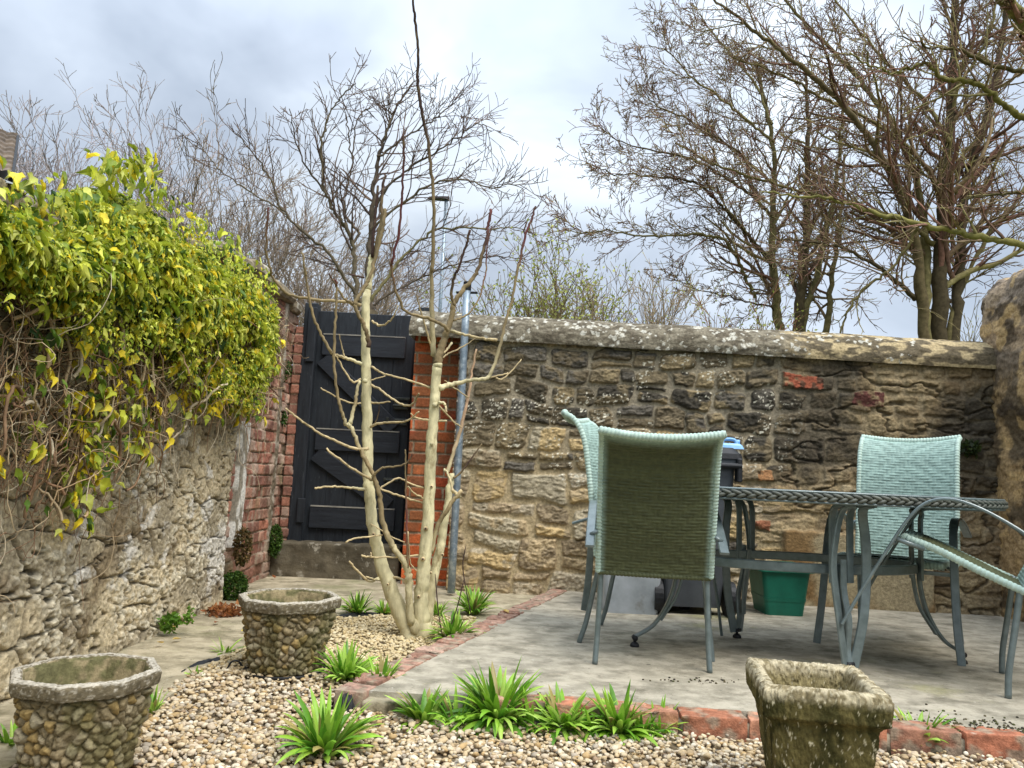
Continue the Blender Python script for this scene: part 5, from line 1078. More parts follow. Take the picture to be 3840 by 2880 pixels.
    # dry matted layer of dead stems and rootlets against the wall
    n = 9000; y = rg.uniform(1.6, 5.0, n); a = np.interp(y, ys, up) - 0.06; b_ = np.interp(y, ys, lo) + 0.10; z = b_ + (a - b_) * rg.uniform(0, 1, n) ** 0.8; k = fbm(y * 4, z * 5, 48, 3) > 0.36; y, z = y[k], z[k]; n = len(y)
    T2 = np.array([(-0.03, 0, 0), (0.03, 0, 0), (0.02, 0.5, 0.06), (0, 1, 0), (-0.02, 0.5, 0.06)]); m_ = rotmats(rg, n) * (0.055 * rg.uniform(0.5, 1.6, n))[:, None, None]; cl = np.array([lin(74, 58, 42), lin(98, 76, 54), lin(58, 48, 36), lin(120, 98, 70)])[rg.integers(0, 4, n)] * rg.uniform(0.7, 1.1, (n, 1))
    v, f, c = scatter(T2, [np.array([[0, 1, 2, 4]]), np.array([[4, 2, 3]])], np.stack([LX + rg.uniform(0.0, 0.075, n), y, z], -1), m_, cl)
    under(mesh('dead_stems', v, f, M_bark, None, False, c), root)
ivy()

# ------------------------------------------------------------ the pale coppiced tree in the gravel
TY = 3.90
def c1(x, y): return (600 + x / 1.3825, y / 1.3825)
def c4(x, y): return (900 + x / 1.8433, 1000 + y / 1.8433)
def c5(x, y): return (900 + x / 1.8433, 1700 + y / 1.8433)
def pale_tree():
    base = P(*c5(1200, 1245), TY); base[2] = -0.05; root = empty('pale_tree', base); tag(root, 'pale barked many stemmed pruned tree with bare upright shoots beside the brick edging', 'tree')
    rg = np.random.default_rng(12); PALE = lin(204, 194, 154); PALE2 = lin(188, 176, 138); OLV = lin(128, 112, 82); DARK = lin(74, 56, 50); RED_ = lin(96, 56, 54); TW = lin(192, 172, 132)
    def branch(name, pts, w_, dy0, dy1, cols, k=10, knob=0.05, per=6, mb=None):
        """pts in photo pixels, w_ widths in photo pixels, depth running TY+dy0..TY+dy1."""
        n = len(pts); dep = TY + np.linspace(dy0, dy1, n); w_ = np.interp(np.linspace(0, 1, n), np.linspace(0, 1, len(w_)), w_)
        q = np.array([np.append(P(p[0], p[1], y), wi * y / F / 2) for p, y, wi in zip(pts, dep, w_)]); s = spline(q, per=per); r = np.maximum(s[:, 3], 0.0016); t = np.linspace(0, 1, len(s))
        r = r * (1 + knob * (fbm(t * 14 + rg.uniform(0, 99), t * 0, 5, 2) - 0.5) * 2); pp = s[:, :3] + 0.0022 * rg.normal(size=(len(s), 3)) * min(1, r.mean() / 0.008)
        V, Fq, caps = tube(pp, r, k); cols = np.array(cols); c = np.stack([np.interp(t, np.linspace(0, 1, len(cols)), cols[:, i]) for i in range(3)], -1); c = np.repeat(c, k, 0)
        a = np.tile(np.arange(k), len(s)); c = c * (0.86 + 0.3 * vn(a * 0.9, np.repeat(t * 30, k), 7))[:, None]
        if mb is not None: mb.add(V, [Fq] + caps, c)
        else: under(mesh(name, V, [Fq] + caps, M_palebark, None, True, c), root)
    # stems
    branch('stem', [c5(1185, 1290), c5(1150, 1190), c5(1090, 1060), c5(1020, 890), c5(965, 720), c5(930, 560), c5(905, 400), c5(892, 240), c4(885, 1420), c4(880, 1150), c4(876, 900), c4(872, 700), c4(868, 500), c4(868, 330), c4(872, 200), c1(1082, 1480), c1(1092, 1380), c1(1100, 1325)], [70, 62, 58, 54, 48, 44, 41, 40, 39, 38, 37, 36, 34, 32, 30, 26, 24, 20], 0.0, 0.05, [PALE2, PALE, PALE, PALE, PALE], 16, 0.05)
    branch('stem', [c5(1270, 1260), c5(1255, 1150), c5(1252, 1000), c5(1265, 850), c5(1280, 700), c5(1300, 450), c5(1312, 200), c5(1322, 0), c4(1336, 1080), c4(1348, 900), c4(1358, 740), c4(1366, 670)], [76, 62, 52, 50, 48, 45, 42, 41, 39, 38, 37, 36], 0.0, -0.02, [PALE2, PALE, PALE, PALE], 16, 0.05)
    branch('stem', [c5(1185, 1180), c5(1170, 1000), c5(1165, 880), c5(1150, 780), c5(1085, 680), c5(1040, 610), c5(995, 500), c5(966, 320), c5(945, 220), c5(915, 130), c5(870, 50), c4(820, 1240), c4(785, 1150), c4(755, 1092)], [30, 26, 27, 24, 22, 22, 20, 18, 18, 17, 16, 15, 14, 20], -0.04, -0.10, [PALE2, PALE2, OLV * 1.15, OLV * 1.2, PALE2], 10, 0.12)
    branch('stem', [c5(1290, 1190), c5(1320, 960), c5(1350, 800), c5(1385, 650), c5(1410, 500), c5(1432, 370), c5(1450, 240), c5(1462, 140)], [40, 36, 34, 32, 29, 26, 24, 20], 0.08, 0.14, [PALE2, PALE, PALE], 12, 0.10)
    L = [  # (points, widths, depth from, depth to, colours)
     ([c4(1366, 690), c4(1375, 620), c4(1398, 540), c4(1430, 450), c4(1462, 350), c4(1480, 255), c4(1540, 165), c4(1600, 90), c4(1645, 15), c1(1690, 1250), c1(1702, 1170), c1(1716, 1085)], [33, 30, 27, 24, 22, 20, 18, 16, 14, 13, 12, 12], -.02, .12, [OLV * .8, OLV, OLV * 1.1, OLV, DARK, RED_]),
     ([c4(1484, 262), c4(1462, 205), c4(1470, 110), c4(1497, 30), c1(1545, 1400), c1(1580, 1300), c1(1606, 1190)], [13, 12, 10, 10, 9, 10], -.02, -.15, [OLV, DARK, DARK]),
     ([c4(1340, 620), c4(1330, 450), c4(1325, 200), c4(1325, 0), c1(1412, 1400), c1(1416, 1250), c1(1422, 1080), c1(1408, 900), c1(1392, 760), c1(1372, 650), c1(1348, 530), c1(1337, 400), c1(1338, 260), c1(1322, 110), c1(1313, 0), c1(1300, -160)], [22, 19, 17, 15, 15, 14, 13, 13, 12, 12, 12, 11, 10, 10, 9, 9], .06, -.25, [PALE2, OLV, OLV, DARK * .8, DARK * .6, DARK * .5]),
     ([c4(1440, 440), c4(1390, 395), c4(1300, 360), c4(1150, 312), c4(1105, 235), c4(1065, 130), c4(1048, 0), c1(1205, 1350), c1(1240, 1190), c1(1256, 1000), c1(1263, 840), c1(1260, 690)], [15, 13, 12, 11, 11, 10, 10, 10, 9, 9, 9], -.02, -.32, [OLV * 1.2, OLV * 1.1, OLV, RED_, RED_ * .8, DARK]),
     ([c4(1455, 445), c4(1530, 465), c4(1610, 482), c4(1700, 498), c4(1775, 508)], [12, 11, 10, 10, 12], .0, -.1, [PALE2, TW, TW]),
     ([c4(1378, 842), c4(1420, 825), c4(1500, 805), c4(1600, 785), c4(1700, 772), c4(1745, 712), c4(1800, 520), c4(1850, 330), c4(1890, 200), c4(1922, 0), c1(1868, 1360), c1(1890, 1230), c1(1922, 1150), c1(1946, 1068)], [26, 19, 16, 15, 15, 13, 12, 11, 10, 10, 9, 9, 9, 7], -.02, .25, [PALE, PALE2, PALE2, OLV, OLV, RED_, DARK]),
     ([c1(1894, 1225), c1(1888, 1195), c1(1902, 1150)], [7, 6], .24, .25, [DARK, DARK]),
     ([c4(1705, 772), c4(1780, 755), c4(1855, 736)], [7, 5], .08, .1, [TW, TW]), ([c4(1770, 770), c4(1810, 778), c4(1880, 720), c4(1945, 640)], [7, 4], .08, .12, [TW, TW]),
     ([c4(1478, 372), c4(1550, 342), c4(1602, 300), c4(1660, 200), c4(1688, 80), c1(1690, 1400), c1(1694, 1290), c1(1718, 1175)], [8, 7, 7, 6, 6, 5], .0, .3, [OLV, OLV, RED_, DARK]),
     ([c4(890, 560), c4(882, 480), c4(862, 420), c4(825, 340), c4(785, 258)], [18, 16, 15, 15], -.02, -.06, [DARK, OLV * .9, OLV]),
     ([c4(786, 262), c4(830, 190), c4(875, 120), c4(908, 40), c1(1135, 1270), c1(1156, 1180), c1(1166, 1080)], [16, 15, 15, 14, 13, 14], -.06, .02, [OLV * 1.1, OLV, OLV, OLV * .8]),
     ([c4(786, 258), c4(720, 218), c4(664, 130), c4(616, 50)], [10, 8, 7], -.06, -.12, [OLV, OLV, DARK]),
     ([c1(1100, 1335), c1(1108, 1200), c1(1120, 1080), c1(1132, 965)], [13, 12, 11, 9], .03, .02, [DARK, DARK * .7, DARK * .7]),
     ([c1(1112, 1345), c1(1132, 1230), c1(1150, 1120), c1(1148, 1040), c1(1156, 960), c1(1168, 905)], [16, 15, 13, 12, 11, 9], .04, .06, [OLV, OLV * .9, DARK, DARK]),
     ([c4(835, 265), c4(700, 240), c4(500, 225), c4(345, 196), c4(272, 132), c4(216, 62), c1(575, 1405), c1(552, 1310), c1(555, 1200), c1(561, 1075)], [12, 12, 11, 10, 10, 9, 9, 8, 8, 8], -.02, -.30, [TW, OLV * 1.2, OLV * 1.1, OLV, RED_ * .9]),
     ([c1(1062, 1440), c1(1020, 1430), c1(978, 1420)], [8, 7], .0, -.05, [DARK, DARK]),
     ([c4(842, 672), c4(775, 645), c4(710, 625), c4(640, 600), c4(618, 570), c4(560, 470), c4(505, 340), c4(476, 200), c4(455, 60), c4(440, -10), c1(758, 1430), c1(735, 1310)], [14, 12, 11, 12, 11, 10, 10, 10, 9, 9, 8, 8], -.02, -.22, [PALE, TW, OLV * 1.2, OLV, OLV * .9]),
     ([c4(755, 1092), c4(730, 1085), c4(712, 1030), c4(690, 960), c4(664, 820), c4(650, 620), c4(658, 420), c4(667, 220), c4(666, 110), c1(916, 1480), c1(908, 1450)], [18, 13, 12, 12, 11, 11, 10, 9, 9, 8, 8], -.1, -.2, [PALE, OLV * 1.2, OLV * 1.1, OLV, RED_]),
     ([c4(760, 1085), c4(785, 990), c4(806, 880), c4(828, 795)], [16, 13, 12, 10], -.1, -.06, [PALE, OLV * 1.2, PALE2]),
     ([c4(835, 775), c4(785, 800), c4(742, 752), c4(690, 665), c4(650, 590)], [8, 7, 6], -.03, -.1, [TW, TW]),
     ([c5(1162, 790), c5(1155, 600), c5(1152, 400), c5(1147, 200), c5(1143, 40), c4(1144, 1262)], [9, 8, 7, 6, 5], -.06, -.1, [OLV, RED_ * 1.3, OLV * .9, OLV]),
     ([c4(920, 1445), c4(965, 1405), c4(1000, 1386), c4(1070, 1382), c4(1130, 1370), c4(1172, 1335), c4(1190, 1293)], [10, 8, 7, 6, 5], -.1, -.14, [OLV * 1.2, OLV, DARK]),
     ([c4(1432, 1425), c4(1475, 1290), c4(1530, 1100), c4(1568, 930), c4(1602, 750), c4(1632, 568)], [15, 14, 13, 11, 9, 7], .13, .2, [PALE2, lin(182, 150, 122), lin(176, 146, 118)]),
     ([c5(1322, 690), c5(1360, 520), c5(1412, 420), c5(1470, 330), c5(1530, 255)], [17, 16, 15, 14], .05, .0, [PALE2, OLV * 1.2, TW]),
     ([c5(1465, 250), c5(1500, 285), c5(1515, 300)], [13, 15], .0, .02, [TW, PALE]), ([c5(1475, 170), c5(1530, 130), c5(1580, 60), c5(1640, -20), c4(1672, 1225)], [8, 7, 6, 4], .12, .16, [OLV, DARK, OLV]),
     ([c5(1470, 270), c5(1455, 190), c5(1432, 130), c5(1410, 110)], [9, 8], .02, .1, [TW, PALE]),
     ([c5(862, 250), c5(780, 238), c5(690, 232), c5(590, 232), c5(512, 242)], [12, 8, 7, 7], -.03, -.15, [PALE, TW, TW]),
     ([c5(730, 615), c5(790, 588), c5(880, 578), c5(985, 565)], [7, 6], -.15, -.05, [TW, TW]), ([c5(838, 708), c5(900, 718), c5(1050, 716), c5(1235, 704)], [8, 6, 7], -.12, -.02, [TW, TW]), ([c5(905, 715), c5(905, 685)], [6, 5], -.1, -.1, [TW, TW]),
     ([c5(755, 745), c5(810, 810), c5(862, 862), c5(905, 886), c5(960, 858)], [7, 8, 8, 9], -.14, -.03, [TW, TW, PALE]), ([c5(870, 850), c5(920, 870), c5(962, 868)], [6, 7], -.1, -.03, [TW, PALE]),
     ([c5(912, 182), c5(850, 150), c5(770, 100), c5(690, 40), c4(598, 1256)], [11, 9, 8, 7], -.08, -.2, [OLV * 1.3, TW, TW]), ([c4(880, 1258), c4(820, 1262), c4(740, 1238), c4(600, 1180), c4(480, 1105), c4(390, 1040), c4(314, 980)], [12, 10, 9, 8, 7], -.06, -.3, [TW, TW, TW]),
     ([c4(560, 840), c4(625, 878), c4(690, 912), c4(760, 940), c4(836, 946)], [5, 6, 7], -.2, -.02, [TW, TW]), ([c4(908, 942), c4(970, 942), c4(1038, 934)], [8, 5], -.02, -.1, [TW, TW]),
     ([c4(908, 818), c4(960, 845), c4(1040, 905), c4(1120, 952), c4(1180, 958), c4(1215, 920), c4(1236, 876)], [9, 8, 8, 7], .0, -.2, [TW, TW, OLV]), ([c4(912, 692), c4(985, 735), c4(1060, 758), c4(1180, 790), c4(1318, 840)], [9, 7, 7, 9], .0, .0, [TW, TW]), ([c4(905, 785), c4(960, 768), c4(1005, 755)], [5, 4], -.02, -.02, [TW, TW]),
     ([c4(905, 1108), c4(955, 1082), c4(1050, 1076), c4(1130, 1072), c4(1190, 1045), c4(1236, 1004)], [10, 8, 7, 6], .0, -.15, [TW, TW]), ([c4(910, 1110), c4(938, 1070), c4(958, 1010), c4(962, 960)], [5, 4, 3], .0, -.05, [OLV, DARK]),
     ([c4(1312, 1062), c4(1240, 1052), c4(1200, 1035), c4(1178, 1012)], [9, 6, 5], -.02, -.08, [TW, TW]), ([c4(1370, 1070), c4(1430, 1065)], [8, 7], -.02, -.02, [TW, PALE]),
     ([c5(960, 245), c5(1030, 205), c5(1095, 170), c5(1180, 210), c5(1275, 242)], [7, 6, 6, 8], -.05, .0, [TW, TW]), ([c5(968, 246), c5(1080, 285), c5(1160, 312), c5(1290, 352)], [8, 7, 7], -.05, .0, [TW, TW]), ([c5(1162, 230), c5(1200, 275), c5(1275, 312)], [6, 7], -.1, -.02, [TW, TW]),
     ([c4(1345, 958), c4(1380, 938), c4(1415, 950), c4(1425, 1000)], [12, 12, 10, 8], -.03, -.07, [PALE, PALE, TW]), ([c4(1380, 968), c4(1430, 1020), c4(1480, 1075), c4(1530, 1108)], [7, 6, 6], -.02, .12, [TW, TW]),
     ([c4(1400, 630), c4(1440, 600), c4(1500, 575), c4(1570, 535), c4(1622, 498)], [7, 6, 4], .0, .12, [TW, OLV]), ([c4(1408, 600), c4(1440, 560), c4(1465, 525)], [8, 8], .0, .05, [TW, PALE]), ([c4(1415, 785), c4(1470, 832), c4(1580, 905)], [4, 5], .05, .15, [TW, TW]),
     ([c5(1060, 852), c5(1120, 872), c5(1155, 912)], [9, 8], .0, -.04, [TW, TW]), ([c5(905, 485), c5(960, 522), c5(1050, 580), c5(1140, 615)], [4, 5, 4], -.1, -.04, [TW, TW]), ([c5(1160, 540), c5(1170, 660), c5(1180, 760), c5(1230, 820)], [4, 4, 5], -.1, -.02, [TW, TW]),
     ([c5(1320, 1250), c5(1360, 1225), c5(1410, 1200)], [16, 14], -.05, -.08, [PALE, TW]), ([c4(1220, 195), c4(1245, 290), c4(1290, 440), c4(1318, 550)], [5, 6, 8], -.02, .05, [OLV, TW]), ([c4(915, 375), c4(960, 405), c4(1010, 395), c4(1060, 345), c4(1090, 270)], [9, 8, 6, 5], .02, -.15, [TW, TW]),
     ([c4(722, 622), c4(705, 560), c4(685, 465)], [6, 4], -.1, -.12, [TW, OLV]), ([c4(1445, 985), c4(1448, 900)], [8, 6], .1, .1, [DARK, DARK]),
     ([c5(1360, 240), c5(1385, 232), c5(1420, 245)], [9, 7], .0, .0, [TW, TW]), ([c4(1755, 500), c4(1790, 330), c4(1830, 180), c4(1858, 40)], [4, 4, 3], .1, .2, [OLV, OLV]),
     ([c4(1350, 1455), c4(1385, 1435), c4(1430, 1440)], [8, 8], .0, .1, [TW, TW]), ([c4(745, 1165), c4(800, 1140), c4(842, 1108)], [9, 8], -.12, -.08, [PALE, TW]), ([c4(740, 1165), c4(738, 1200)], [7, 6], -.12, -.12, [TW, TW]),
     ([c4(735, 1335), c4(790, 1360), c4(850, 1410), c4(900, 1468)], [6, 7, 8], -.2, -.1, [TW, TW]), ([c4(775, 1270), c4(812, 1340), c4(858, 1400), c4(902, 1440)], [9, 8, 8], -.15, -.1, [TW, PALE2]), ([c4(680, 720), c4(742, 850), c4(800, 990), c4(850, 1120), c4(885, 1260), c4(905, 1400)], [6, 6, 5, 5], -.14, -.08, [lin(150, 110, 100), OLV]),
    ]
    for pts, w_, a, b_, cols in L[:60]: branch('branch', pts, w_, a, b_, cols, 8, 0.10, 6)
    # root flare, cut scars and knobs
    fl_ = MB()
    for (x, y, r, o) in ((1212, 1205, 26, -.02), (1262, 1190, 28, 0.0), (1305, 1240, 14, .02)):
        p = P(*c5(x, y), TY + o); r = r * TY / F / 1.84 * 1.8; v = IV * r * np.array([1, 1, 1.3]); v = v * (1 + 0.7 * (fbm(v[:, 0] * 60 + x, v[:, 2] * 60 + v[:, 1] * 30, 3) - 0.5))[:, None]; fl_.add(v + p, IF, PALE2 * 0.9)
    for (x, y, s) in ((1285, 520, 18), (1265, 730, 18), (1235, 990, 14), (1325, 230, 12), (1175, 985, 14), (1022, 905, 10), (925, 560, 16), (1400, 700, 12), (1320, 825, 10)):
        p = P(*c5(x, y), TY - 0.04); v = IV * (s * TY / F / 1.84 * 0.9); under(MB().add(v + p, IF, TW * 1.05).add(v * 0.5 + p - [0, 0.008, 0], IF, DARK).build('knot', M_palebark, None, True), root)
    for (x, y, s) in ((865, 790, 22), (1345, 955, 22), (1325, 1225, 16), (755, 1092, 24)):
        p = P(*c4(x, y), TY - 0.05); v = IV * (s * TY / F / 1.84 * 0.8); under(MB().add(v + p, IF, PALE * 0.95).build('knot', M_palebark, None, True), root)
    under(fl_.build('root_flare', M_palebark, None, True), root)
pale_tree()
# bare dead stalks by the foot
mb = MB()
for pts in ([(965, 1420), (948, 1330), (940, 1240)], [(1018, 1330), (1000, 1230), (1006, 1180)], [(955, 1400), (985, 1320), (1002, 1252)]):
    p = [Pv(u, v, TY - 0.1) for u, v in pts]; mb.tube(spline(p, per=4), [0.003] * 8 + [0.0015], 5, lin(70, 56, 50))
# (kept with the strap leaved clumps: they are the clumps' own old flower stalks)
o = mb.build('dead_stalks', M_bark, None, True); tag(o, 'thin dark dead flower stalks rising through the clumps right of the pale tree', 'plant stalks')
# ------------------------------------------------------------ bare trees beyond the walls
def bank(x, y): return -0.10 + 1.3 * sstep(6.4, 9.0, np.asarray(y, float))
class Twigs:
    def __init__(s, seed): s.rg = np.random.default_rng(seed); s.limbs = []; s.twigs = []
    def grow(s, p, d, L, r, lvl, cfg):
        rg = s.rg; n = max(4, int(L / cfg['seg'][lvl])); st = L / n; pts = [p]; d = d / np.linalg.norm(d); ds = [d]
        for i in range(n):
            d = d + rg.normal(0, cfg['wob'], 3) * 1.0 + np.array([0, 0, cfg['up'][lvl]]) * st + cfg.get('wind', np.zeros(3)) * st; d /= np.linalg.norm(d); p = p + d * st; pts.append(p); ds.append(d)
        rr = np.linspace(r, max(r * 0.42, cfg['rmin']), n + 1); last = lvl == cfg['lv'] - 1
        if lvl >= cfg['lv'] - 2: rr = rr * (1 + 0.35 * (np.arange(n + 1) % 2))
        (s.limbs if lvl == 0 else s.twigs).append((np.array(pts), rr))
        if last: return
        m_ = max(2, int(cfg['n'][lvl] * rg.uniform(0.75, 1.3) + 0.5))
        for k in range(m_):
            t = rg.uniform(cfg['t0'][lvl], 1.0); i = min(int(t * n), n - 1); b0 = pts[i] + (pts[i + 1] - pts[i]) * (t * n - i); dd = ds[i]
            q = rg.normal(size=3); q -= dd * q.dot(dd); q /= np.linalg.norm(q); a = R(rg.uniform(*cfg['ang'])); nd = dd * math.cos(a) + q * math.sin(a) * np.array([1, 0.8, 1])
            s.grow(b0, nd, L * cfg['lr'][lvl] * rg.uniform(0.55, 1.25) * (1.15 - 0.45 * t), max(rr[i] * cfg['rr'], cfg['rmin']), lvl + 1, cfg)
    def limb(s, pts, r0, r1, cfg, kids, L, bias=None, t0=0.15, lvl=1):
        """a traced limb (3-D points) that then sprouts side branches"""
        q = spline(pts, per=6); n = len(q); rg = s.rg; q = q + rg.normal(0, 0.012, q.shape); rr = np.linspace(r0, r1, n) * (1 + 0.08 * rg.normal(size=n)); s.limbs.append((q, rr)); tg = np.gradient(q, axis=0); tg /= np.linalg.norm(tg, axis=1)[:, None]
        for k in range(kids):
            t = t0 + (1 - t0) * (k + rg.random()) / kids; i = min(int(t * (n - 1)), n - 1); dd = tg[i]; v = rg.normal(size=3); v -= dd * v.dot(dd); v /= np.linalg.norm(v); a = R(rg.uniform(*cfg['ang'])) * 1.1; nd = dd * math.cos(a) + v * math.sin(a)
            if bias is not None: nd = nd + bias
            s.grow(q[i], nd, L * rg.uniform(0.5, 1.2) * (1.2 - 0.55 * t), max(rr[i] * 0.5, cfg['rmin'] * 1.5), lvl, cfg)
    def build(s, name, label, cat, col, tcol, group=None, extra=None, root_at=None, shrink=1.0):
        base = s.limbs[0][0][0].copy() if root_at is None else np.asarray(root_at, float); root = empty(name, base); tag(root, label, cat, group)
        for nm, lst, cc, k0 in (('trunk', s.limbs, col, 8), ('crown', s.twigs, tcol, 3)):
            if not lst: continue
            V, Fl, Cl = [], [], []; off = 0
            for q, r in lst:
                k = k0 if k0 == 3 and r[0] < 0.02 else (5 if k0 == 3 else 8)
                v, f, _ = tube(q, r, k); V.append(v); Fl.append(f + off); off += len(v); c = cc[s.rg.integers(len(cc))] * s.rg.uniform(0.75, 1.2); Cl.append(np.broadcast_to(c, v.shape))
            o = mesh(nm, np.concatenate(V), np.concatenate(Fl), M_bark, None, True, np.concatenate(Cl)); under(o, root)
            if extra and nm == 'crown': pass
        if extra: under(extra(s), root)
        return root
def c2(x, y, Y): return P(2000 + x / 1.2022, y / 1.2022, Y)
def c1p(x, y, Y): return P(600 + x / 1.3825, y / 1.3825, Y)
def foot(p): return np.array([p[0], p[1], float(bank(p[0], p[1])) - 0.05])
def traced(fn, pts, Y, dY=0.0, rng_=None): return [fn(x, y, Y + dY * i / max(1, len(pts) - 1)) for i, (x, y) in enumerate(pts)]
MOSS = [lin(112, 103, 68), lin(98, 87, 62), lin(124, 116, 78), lin(86, 76, 56)]; BROWN = [lin(128, 108, 86), lin(142, 122, 94), lin(112, 88, 76), lin(144, 134, 92), lin(126, 94, 80)]
CF = dict(seg=[.3, .16, .11, .075, .06], wob=0.15, up=[.15, .28, .45, .7, .9], lv=4, n=[8, 7, 5, 4], t0=[.12, .10, .1, .1], ang=(25, 62), lr=[.6, .52, .48, .5], rr=0.42, rmin=0.0040)

def tree_right_one():
    T = Twigs(51); Y = 11.5
    fork = c2(1830, 1760, Y); T.limb([foot(fork), fork], 0.26, 0.22, CF, 0, 1)
    stems = [([(1760, 1500), (1738, 1200), (1700, 1020), (1655, 860), (1560, 690), (1440, 520), (1290, 370), (1120, 230), (960, 110), (800, -20)], .13, .02, -.8, 30, 2.2, (-.35, 0, .1)),
             ([(1770, 1480), (1778, 1200), (1752, 950), (1690, 700), (1560, 480), (1420, 300), (1240, 120), (1080, -60)], .12, .025, .6, 24, 2.2, (-.3, 0, .1)),
             ([(1830, 1480), (1838, 1150), (1850, 900), (1868, 650), (1888, 400), (1898, 150), (1900, -200)], .20, .06, .2, 26, 2.4, None),
             ([(1900, 1500), (1920, 1250), (1935, 1000), (1965, 760), (2050, 520), (2092, 300), (2120, 120), (2150, -80)], .14, .05, .5, 22, 2.2, None),
             ([(1880, 1450), (1950, 1250), (2060, 1050), (2180, 900), (2320, 700)], .07, .03, .8, 14, 1.8, None),
             ([(1720, 1350), (1640, 1270), (1520, 1180), (1400, 1120), (1260, 1090), (1100, 1080)], .06, .014, -.9, 16, 1.6, (-.2, 0, .1)),
             ([(1800, 1100), (1700, 1010), (1560, 960), (1380, 900), (1200, 860), (1000, 800), (820, 740), (640, 640)], .06, .012, -.9, 20, 1.8, (-.3, 0, .1)),
             ([(1850, 900), (1780, 760), (1660, 640), (1480, 520), (1300, 440), (1120, 340), (900, 260)], .06, .014, -.4, 18, 1.9, (-.3, 0, .15)),
             ([(1870, 640), (1780, 480), (1640, 330), (1500, 180), (1380, 20), (1280, -120)], .05, .014, .3, 16, 1.8, (-.2, 0, .15)),
             ([(1890, 420), (1990, 280), (2060, 120), (2100, -80)], .045, .02, -.3, 10, 1.5, None)]
    for pts, r0, r1, dy, kids, L, b in stems:
        q = traced(c2, pts, Y, dy); r0 *= 0.66; r1 *= 0.8
        if pts[0][1] >= 1400: q = [fork * 0.75 + q[0] * [.25, .25, 0] + [0, 0, fork[2] * .25]] + q
        T.limb(q, r0, r1, CF, int(kids * 1.2), L * 0.70, None if b is None else np.array(b), 0.10 if pts[0][1] < 1400 else 0.22)
    T.build('bare_tree', 'tall bare tree with clustered mossy trunks behind the right end of the stone wall', 'tree', MOSS, BROWN, 'bare trees beyond the garden walls', root_at=foot(fork))
def tree_right_two():
    T = Twigs(52); Y = 12.5
    fork = c2(1200, 1760, Y); T.limb([foot(fork), fork], 0.22, 0.2, CF, 0, 1)
    stems = [([(1105, 1480), (1095, 1330), (1078, 1150), (1082, 960), (1085, 780), (1070, 600), (1040, 430), (1000, 280)], .13, .025, .4, 22, 2.0, (-.2, 0, .1)),
             ([(1190, 1490), (1215, 1250), (1232, 1000), (1238, 760), (1240, 540), (1225, 340)], .16, .03, .6, 18, 1.9, None),
             ([(1215, 1470), (1280, 1220), (1330, 1000), (1368, 800), (1388, 600), (1400, 380)], .10, .03, 1.0, 16, 1.9, None),
             ([(1320, 1490), (1345, 1250), (1376, 1050), (1392, 900), (1400, 700)], .09, .03, 1.2, 12, 1.7, None),
             ([(1090, 1210), (1000, 1100), (935, 1020), (870, 950), (800, 880), (740, 825), (640, 805), (480, 792), (350, 780), (270, 745)], .06, .009, -.8, 22, 1.5, (-.35, 0, .22)),
             ([(1000, 1340), (960, 1260), (920, 1170), (860, 1080), (760, 1060), (620, 1062), (480, 1060), (330, 1040), (220, 1050), (130, 1030)], .05, .008, -.8, 26, 1.3, (-.35, 0, .12)),
             ([(1085, 980), (980, 880), (860, 800), (740, 730), (560, 680), (400, 640), (290, 570)], .05, .008, -.6, 20, 1.6, (-.35, 0, .25)),
             ([(1085, 830), (980, 740), (860, 640), (700, 540), (560, 480), (470, 380)], .045, .008, -.3, 20, 1.6, (-.3, 0, .25)),
             ([(1080, 640), (960, 540), (840, 440), (720, 350), (620, 240), (520, 200)], .04, .008, .0, 18, 1.6, (-.25, 0, .3)),
             ([(1075, 560), (1000, 380), (900, 260), (800, 140), (720, 20)], .04, .009, .3, 16, 1.6, (-.2, 0, .3)),
             ([(1100, 1420), (1000, 1370), (860, 1330), (700, 1290), (620, 1240)], .03, .006, -.5, 16, 1.0, (-.2, 0, .2))]
    for pts, r0, r1, dy, kids, L, b in stems:
        q = traced(c2, pts, Y, dy); r0 *= 0.66; r1 *= 0.8
        if pts[0][1] >= 1400: q = [fork * 0.75 + q[0] * [.25, .25, 0] + [0, 0, fork[2] * .25]] + q
        T.limb(q, r0, r1, CF, int(kids * 1.2), L * 0.70, None if b is None else np.array(b), 0.10 if pts[0][1] < 1400 else 0.22)
    T.build('bare_tree', 'slim trunked bare tree whose twigs sweep left over the middle of the stone wall', 'tree', MOSS, BROWN, 'bare trees beyond the garden walls', root_at=foot(fork))
